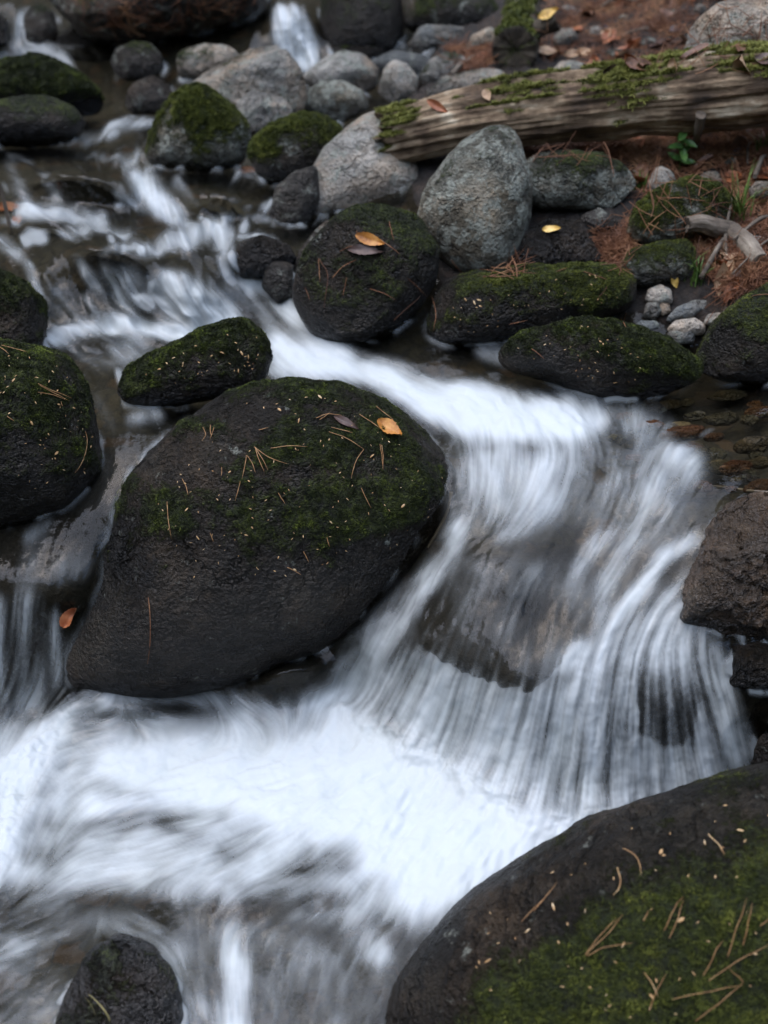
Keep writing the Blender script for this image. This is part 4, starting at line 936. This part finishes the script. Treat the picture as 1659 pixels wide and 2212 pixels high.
for p_ in [[(82,830),(112,845),(152,860)],[(85,834),(120,852),(148,866)],[(82,848),(115,854),(140,864)],[(182,930),(189,955),(177,1000),(160,1022)],[(0,752),(20,766)],[(4,748),(60,763)],[(130,868),(133,880)],[(15,900),(30,910)]]:
    needle(p_, 'tan dry pine needle lying on the large mossy left boulder', 'pine needles on the left boulder')
for p_ in [[(690,560),(712,590),(700,665)],[(800,625),(830,633),(855,648)],[(820,518),(845,535),(864,549)],[(735,545),(762,530),(802,541)],[(689,560),(692,610)],[(750,600),(741,640)],[(770,500),(790,520)],[(720,600),(742,575),(770,560)],[(880,600),(920,640)],[(850,690),(905,640)],[(840,480),(850,520)],[(660,620),(672,650)]]:
    needle(p_, 'reddish pine needle lying on the large dark brown round boulder', 'pine needles on the round boulder', 'needle_red', .0009)
for p_ in [[(1265,2060),(1318,2012),(1345,1975)],[(1265,2058),(1310,2005),(1332,1985)],[(1268,2061),(1310,2045),(1366,2036)],[(1435,2010),(1458,1962),(1476,1935)],[(1445,2026),(1478,1944)],[(1520,2110),(1543,2052),(1561,2030)],[(1530,2116),(1600,2070),(1662,2040)],
      [(1500,2202),(1560,2160),(1606,2120)],[(1450,2155),(1540,2140),(1605,2125)],[(1605,2120),(1590,2105),(1574,2090)],[(1570,2066),(1592,2000),(1612,1940)],[(1602,2040),(1625,1950)],[(1130,1992),(1190,1930)],[(1155,1972),(1206,1908)],[(1640,2000),(1662,1985)],[(1400,2180),(1440,2100)],[(1390,1990),(1400,1965)]]:
    needle(p_, 'tan pine needle lying in the moss of the huge lower right boulder', 'pine needles on the huge lower right boulder', 'needle_tan', .0007, .004)
for p_, lab in [([(1335,1878),(1343,1905),(1338,1928),(1325,1937)], 'pale curved needle beside the white lichen spot on the lower right boulder'), ([(1346,1838),(1370,1848),(1383,1865),(1384,1892)], 'pale hooked needle near the upper edge of the lower right boulder'),
      ([(1530,1806),(1552,1825),(1566,1850)], 'pale short needle in the moss right of centre on the lower right boulder'), ([(1390,2100),(1410,2125),(1425,2150)], 'grey needle in the moss of the lower right boulder near the bottom edge')]:
    needle(p_, lab, None, 'husk', .0009, .005)
for p_ in [[(935,640),(945,680),(938,715)],[(1045,600),(1100,598)],[(1100,700),(1140,690)],[(1150,755),(1175,775)],[(1260,588),(1310,605)],[(1310,620),(1290,645)],[(1525,700),(1545,670)],[(1560,660),(1590,640)],[(1340,688),(1352,710)],[(1352,678),(1345,700)],[(1200,590),(1225,580)],[(975,560),(1000,590)]]:
    needle(p_, 'rusty pine needle lying on the low boulders of the right shore', 'pine needles on the right shore boulders', 'needle_red', .0009)

# ---------------------------------------------------------------- needle litter, husks: uncountable
def inside(pts, n, rs):
    pts = np.array(pts, float); lo, hi = pts.min(0), pts.max(0); out = []
    while len(out) < n:
        p_ = rs.uniform(lo, hi); c_ = False; j = len(pts) - 1
        for i in range(len(pts)):
            if (pts[i, 1] > p_[1]) != (pts[j, 1] > p_[1]) and p_[0] < (pts[j, 0] - pts[i, 0]) * (p_[1] - pts[i, 1]) / (pts[j, 1] - pts[i, 1]) + pts[i, 0]: c_ = not c_
            j = i
        if c_: out.append(p_)
    return out
LEDGE = [(120,-60),(580,-60),(560,15),(420,50),(300,70),(190,50)]
BANKS = [(LEDGE, .018), ([(1080,-120),(1850,-120),(1850,170),(1280,150),(1170,130)], .40), ([(1360,300),(1850,250),(1850,620),(1600,660),(1560,640),(1470,520),(1340,500),(1380,430)], .42), ([(1130,320),(1400,300),(1400,350),(1140,345)], .05), ([(1290,480),(1380,520),(1360,590),(1310,585)], .05), ([(960,100),(1080,90),(1060,160),(970,165)], .03), ([(1100,560),(1150,550),(1140,600),(1060,600)], .03)]
rs = np.random.default_rng(11)
VS, FS, cnt = [], [], 0
for pts, share in BANKS:
    for (u, v) in inside(pts, int(20000 * share), rs):
        h = cast(u, v)
        if not h or h[2].name.startswith(('rock_wall', 'rock_slab', 'short')): continue
        p_, nn, ob = h
        if fbm(p_[None] * 9, 2)[0] < rs.uniform(-.65, .2): continue
        if ob != ground and not ob.name.startswith('rock_ledge') and rs.random() < .94: continue
        t = rs.normal(size=3); t -= (t @ nn) * nn; t /= np.linalg.norm(t); t = t + nn * rs.normal() * .22
        L_ = rs.uniform(.04, .10); b_ = rs.normal(size=3) * .18; k = np.linspace(-.5, .5, 6)[:, None]
        P3 = p_ + nn * rs.uniform(.001, .012) + k * t * L_ + (k ** 2 - .1) * b_ * L_
        V, F = strip_np(P3, rs.uniform(.0008, .0013), 3); VS.append(V); FS.append(F + cnt); cnt += len(V)
lit = mesh_np('needle_litter', np.concatenate(VS), np.concatenate(FS), M['needle_red'])
tag(lit, 'rust red pine needles carpeting the right bank', 'needles', kind='stuff')

def husks(target, poly, n, label, seed, size=(.0014, .0033)):
    rs = np.random.default_rng(seed); VS, FS, c = [], [], 0
    base = np.array([[-1, 0, 0], [-.3, .42, .1], [.5, .34, .12], [1, 0, 0], [.5, -.34, .05], [-.3, -.42, .05], [.1, 0, .3]])
    fb = np.array([[0, 6, 1], [1, 6, 2], [2, 6, 3], [3, 6, 4], [4, 6, 5], [5, 6, 0]])
    for (u, v) in inside(poly, n, rs):
        h = cast(u, v)
        if not h or h[2] != target: continue
        p_, nn, ob = h; t = rs.normal(size=3); t -= (t @ nn) * nn; t /= np.linalg.norm(t); s_ = np.cross(nn, t); z = rs.uniform(*size) * (1.8 if rs.random() < .15 else 1)
        asp = rs.uniform(.35, 1)
        V = p_ + nn * .0035 + z * (base[:, :1] * t + base[:, 1:2] * asp * s_ + base[:, 2:] * nn * 1.2); VS.append(V); FS.append(fb + c); c += 7
    if VS: tag(mesh_np('seed_husks', np.concatenate(VS), np.concatenate(FS), M['husk']), label, 'husks', kind='stuff')
byl = {o['label']: o for o, *_ in ROCKS}
CB = byl['great dark central boulder covered with patchy moss and pine needles']; LB = byl['large mossy boulder cut by the left edge']; RB = byl['huge mossy boulder filling the lower right corner']
husks(CB, [(430,960),(560,850),(760,850),(900,940),(975,1050),(900,1180),(600,1250),(420,1250),(280,1150)], 130, 'tiny pale seed husks strewn over the great central boulder', 1)
husks(LB, [(0,760),(130,780),(200,930),(200,1030),(60,1060),(0,1000)], 60, 'tiny pale seed husks strewn over the large left boulder', 2)
husks(RB, [(1000,2010),(1300,1800),(1659,1690),(1659,2212),(900,2212)], 60, 'tiny orange seed husks strewn over the huge lower right boulder', 3, (.0016, .0036))
for lab, poly, sd_ in [('mossy wedge shaped rock lying in the stream behind the great central boulder', [(300,820),(450,720),(560,720),(560,800),(300,850)], 4), ('low mossy boulder dipping into the right pool', [(1100,750),(1250,700),(1480,790),(1300,840)], 5), ('long flat mossy boulder on the right bank below the egg shaped boulder', [(950,640),(1300,590),(1350,650),(1000,720)], 6)]:
    husks(byl[lab], poly, 40, 'tiny pale seed husks on the ' + lab.split(' behind')[0].split(' dipping')[0].split(' on the')[0], sd_)

# ---------------------------------------------------------------- leaves
for nm, a_, b_, c_ in [('leaf_orange', (.20, .07, .012), (.42, .17, .03), (.58, .30, .07)), ('leaf_brown', (.05, .022, .012), (.12, .055, .028), (.22, .11, .06)), ('leaf_tan', (.20, .12, .06), (.36, .23, .13), (.50, .36, .22)), ('leaf_dark', (.03, .018, .015), (.07, .04, .032), (.12, .07, .055)), ('leaf_yellow', (.35, .20, .04), (.58, .38, .09), (.70, .50, .18)), ('leaf_rust', (.14, .04, .014), (.27, .085, .03), (.38, .15, .06))]:
    M[nm] = simple_mat(nm + '_blade', [(.3, a_), (.5, b_), (.7, c_)], 45, .5)
def leaf(p, nn, direction, length, width, m, label, group=None, curl=.25, lift=.004, name='fallen_leaf', parent=None, seed=0, cat='leaf'):
    rs = np.random.default_rng(seed); t = np.array(direction, float); t -= (t @ nn) * nn; t /= np.linalg.norm(t) + 1e-9; s_ = np.cross(nn, t)
    nu, nv = 15, 9; V = []
    wave = rs.uniform(-1, 1, 4)
    for i in range(nu):
        f = i / (nu - 1); wv = width * .5 * (math.sin(math.pi * min(f * .96 + .02, 1) ** .8)) ** .85 * (1 + .07 * math.sin(f * 40 + wave[0] * 9))
        for j in range(nv):
            g = j / (nv - 1) * 2 - 1
            hgt = curl * width * (abs(g) ** 1.4) * (.6 + .4 * wave[1] * math.sin(3 * f)) + curl * length * .35 * (wave[2] * (f - .5) ** 2 * 2) + .05 * width * math.sin(f * 9 + wave[3] * 5 + g * 2) - .02 * width * (1 - abs(g)) ** 6
            V.append(p + nn * (lift + hgt) + t * (f - .5) * length + s_ * g * wv)
    V = np.array(V); top = V.copy(); bot = V - nn * .0005; i = np.arange(nu * nv).reshape(nu, nv)
    F = np.stack([i[:-1, :-1], i[1:, :-1], i[1:, 1:], i[:-1, 1:]], -1).reshape(-1, 4)
    VV = np.concatenate([top, bot]); FF_ = np.concatenate([F, F[:, ::-1] + nu * nv])
    loc = p.copy() if parent is None else np.array(parent.location)
    o = mesh_np(name, VV - loc, FF_, m, loc=loc if parent is None else (0, 0, 0), parent=parent)
    if parent is None: tag(o, label, cat, group)
    return o
def leaf_px(u, v, du, dv, lp, wp, m, label, group=None, curl=.25, seed=0, lift=.004):
    h = cast(u, v)
    if not h: return
    p_, nn, ob = h; px = TX / 829.5 * ((p_ - CAMP) @ FW)
    nn = nn * .7 + np.array([0, -.3, .5]); nn /= np.linalg.norm(nn)
    leaf(p_, nn, RT * du - UP * dv, lp * px, wp * px, M[m], label, group, curl, seed=seed, lift=lift)
for k_, a_ in enumerate([(840,928,1,.75,62,36,'leaf_orange','glossy orange leaf on top of the great central boulder'),(748,915,1,.65,62,18,'leaf_dark','dark brown folded leaf left of the orange leaf on the central boulder'),
      (800,519,1,.35,66,26,'leaf_orange','orange curled leaf on top of the round brown boulder'),(795,541,1,.05,90,24,'leaf_dark','purplish brown leaf below the orange one on the round boulder'),
      (1192,497,1,.1,40,18,'leaf_yellow','pale yellow leaf on the dark wet rock'),(1186,32,1,-.3,46,24,'leaf_yellow','bright yellow leaf by the short log at the top edge'),(1457,607,.3,1,30,16,'leaf_yellow','yellow leaf hanging beside the small mossy boulder'),
      (1595,432,.5,-1,34,14,'leaf_orange','orange leaf standing in the grass tuft'),(945,230,1,.6,52,18,'leaf_rust','red brown leaf draped over the left part of the fallen log'),(1052,208,.4,1,30,20,'leaf_tan','tan leaf stuck on the fallen log by its first moss patch'),
      (22,455,1,.5,60,34,'leaf_rust','rust leaf caught on the upright twig at the left edge'),(40,478,.6,1,40,22,'leaf_rust','small rust leaf below the one on the upright twig'),(1420,300,1,.8,60,26,'leaf_rust','large rust leaf hanging under the middle of the fallen log'),
      (540,372,1,.1,50,22,'leaf_rust','rusty leaf in the water beside the low green capped boulder'),(1040,125,.6,-.8,40,20,'leaf_rust','rust leaf on the stones left of the short log'),(1240,120,1,-.3,44,22,'leaf_tan','tan leaf lying right of the short log'),
      (1650,285,1,.2,50,26,'leaf_brown','brown leaf under the fallen log at the right edge')]):
    leaf_px(*a_, seed=k_ + 40)
# the leaf draped over the lip of the left fall
h = surf(np.array([165.]), np.array([1335.]))[0]
leaf(h + np.array([-.004, -.012, .010]), np.array([-.35, -.75, .55]), np.array([.55, .1, 1]), .046, .026, M['leaf_rust'], 'wet brown leaf draped over the edge of the little left fall', None, .5, seed=91)
rs = np.random.default_rng(21); nl = 0
while nl < 190:
    pts, _ = BANKS[1 if rs.random() < .6 else 2]
    (u, v), = inside(pts, 1, rs); h = cast(u, v)
    if not h or h[2] not in (ground, lg[0]): continue
    p_, nn, ob = h; nn = nn + rs.normal(size=3) * .35; nn /= np.linalg.norm(nn)
    mk = ['leaf_brown', 'leaf_rust', 'leaf_tan', 'leaf_dark', 'leaf_brown', 'leaf_rust'][rs.integers(6)]; upper = pts is BANKS[1][0]
    colr = {'leaf_brown': 'brown', 'leaf_rust': 'rust red', 'leaf_tan': 'pale tan', 'leaf_dark': 'blackish'}[mk]; wh = 'behind the fallen log' if upper else 'below the fallen log'
    leaf(p_, nn, rs.normal(size=3), rs.uniform(.045, .085), rs.uniform(.022, .045), M[mk], '%s curled leaf in the needle litter %s' % (colr, wh), '%s leaves %s' % (colr, wh), rs.uniform(.1, .5), seed=int(rs.integers(1e6)), lift=.008); nl += 1
rs = np.random.default_rng(31); nl = 0
while nl < 42:
    pts, _ = BANKS[1 if rs.random() < .6 else 2]
    (u, v), = inside(pts, 1, rs); h = cast(u, v)
    if not h or h[2] != ground: continue
    p_, nn, ob = h; t = rs.normal(size=3); t -= (t @ nn) * nn * .9; t /= np.linalg.norm(t); L_ = rs.uniform(.08, .22); upper = pts is BANKS[1][0]
    wh = 'behind the fallen log' if upper else 'below the fallen log'
    t_ = tube('twig', np.array([p_ + nn * .008 - t * L_ / 2, p_ + nn * .014 + rs.normal(size=3) * .01, p_ + nn * .008 + t * L_ / 2]), np.array([1, .9, .5]) * rs.uniform(.0025, .006), M['twig'], nseg=8, step=.012, lump=.1)
    tag(t_[0], 'thin grey brown twig in the needle litter ' + wh, 'twig', 'twigs ' + wh); nl += 1

# ---------------------------------------------------------------- little plants
M['grass'] = simple_mat('grass_blade', [(.3, (.03, .07, .012)), (.5, (.08, .15, .025)), (.7, (.18, .26, .06))], 30, .5)
M['straw'] = simple_mat('dry_grass_blade', [(.3, (.20, .17, .06)), (.5, (.34, .28, .11)), (.7, (.45, .38, .18))], 30, .5)
M['green_leaf'] = simple_mat('seedling_leaf', [(.3, (.03, .08, .015)), (.5, (.06, .14, .03)), (.7, (.11, .20, .05))], 30, .45)
def grass(u, v, n, hgt, label, seed, m='grass', wid=.0022, spread=.03):
    h = cast(u, v)
    if not h: return
    rs = np.random.default_rng(seed); p_ = h[0]; VS, FS, c = [], [], 0
    for k in range(n):
        b0 = p_ + np.append(rs.normal(size=2) * spread * .35, -.004); a_ = rs.uniform(0, 2 * math.pi); d_ = np.array([math.cos(a_), math.sin(a_) * .8 - .2, 0]); H_ = hgt * rs.uniform(.5, 1.2); lean = rs.uniform(.15, .8)
        k_ = np.linspace(0, 1, 8)[:, None]; P3 = b0 + d_ * lean * H_ * k_ ** 1.8 + np.array([0, 0, 1]) * H_ * (k_ - .35 * lean * k_ ** 2.4)
        s_ = np.cross(d_, [0, 0, 1.0]); w_ = wid * (1 - k_ ** 2) + .0002
        V = np.stack([P3 - s_ * w_, P3 + np.array([0, 0, .0]) - d_ * w_ * .35, P3 + s_ * w_], 1).reshape(-1, 3); i = np.arange(24).reshape(8, 3)
        F = np.concatenate([np.stack([i[:-1, q], i[:-1, q + 1], i[1:, q + 1], i[1:, q]], -1) for q in (0, 1)]); VS.append(V); FS.append(F + c); c += 24
    V = np.concatenate(VS); o = mesh_np('grass_tuft', V - p_, np.concatenate(FS), M[m], loc=p_); tag(o, label, 'grass')
grass(1590, 478, 34, .13, 'fresh green grass tuft behind the curved branch at the right edge', 1)
grass(1500, 612, 26, .08, 'short grass tuft on the bank right of the small mossy boulder', 2)
grass(1390, 405, 18, .05, 'little green tuft at the right end of the oblong grey rock', 3)
grass(1645, 330, 22, .07, 'sparse green tuft under the fallen log at the right edge', 4)
def blade3(u, v, hgt, label, seed):
    grass(u, v, 1, hgt, label, seed, 'straw', .0016, .0)
blade3(205, 2190, .07, 'dry straw blade on the sunken lower left rock, left one', 5); blade3(238, 2205, .075, 'dry straw blade on the sunken lower left rock, right one', 6)
h = cast(1465, 372)
if h:
    root = bpy.data.objects.new('seedling', None); C.objects.link(root); root.location = h[0]; tag(root, 'small green seedling with broad leaves below the fallen log', 'plant')
    P3 = np.array([[0, 0, -.005], [.004, 0, .04], [-.004, -.01, .085]]); V, F = strip_np(P3, .0018, 6); mesh_np('stem', V, F, M['green_leaf'], parent=root)
    for k in range(8):
        a_ = k * 2.4; hh = .02 + .009 * k; d_ = np.array([math.cos(a_), math.sin(a_) - .3, .25])
        leaf(h[0] + np.array([0, 0, hh]) + d_ * .017, np.array([.1, -.55, .8]), d_, .042, .019, M['green_leaf'], None, curl=.2, name='leaf', parent=root, seed=k + 300)

water.hide_viewport = False
for a_ in TUFT: tufts(*a_)

# where the water meets stone it piles up in a thin bubbly lip
acc = np.zeros((NV, NU)); DW = ((PW - CAMP) @ FW)
for (o_, W, F_, mo_, N_) in ROCKS:
    if o_.name.startswith(('sunken', 'pebble')): continue
    uu, vv = pix(W); ok = (uu > U0 + 5) & (uu < U1 - 5) & (vv > V0 + 5) & (vv < V1 - 5)
    i_ = ((uu[ok] - U0) / ST).astype(int); j_ = ((vv[ok] - V0) / ST).astype(int); dd = (W[ok] - CAMP) @ FW
    near = np.abs(dd - DW[j_, i_]) < .010
    w_ = .0004 * 10242 / len(W) * 1000
    np.add.at(acc, (j_[near], i_[near]), min(w_, 1.5))
lip = 1 - np.exp(-gauss(acc, 2.2) * 9)
lip *= sstep(-.6, 1.2, n_u + .6 * turb2) * (1 - BKF)
foam2 = np.clip(np.maximum(foam, .46 * lip), 0, .97)
water.data.attributes['foam'].data.foreach_set('value', foam2.ravel()[uq].astype(np.float32))
P2 = (PWD + NW * (.004 * lip)[..., None]).reshape(-1, 3)[uq]
water.data.vertices.foreach_set('co', P2.astype(np.float32).ravel()); water.data.update()
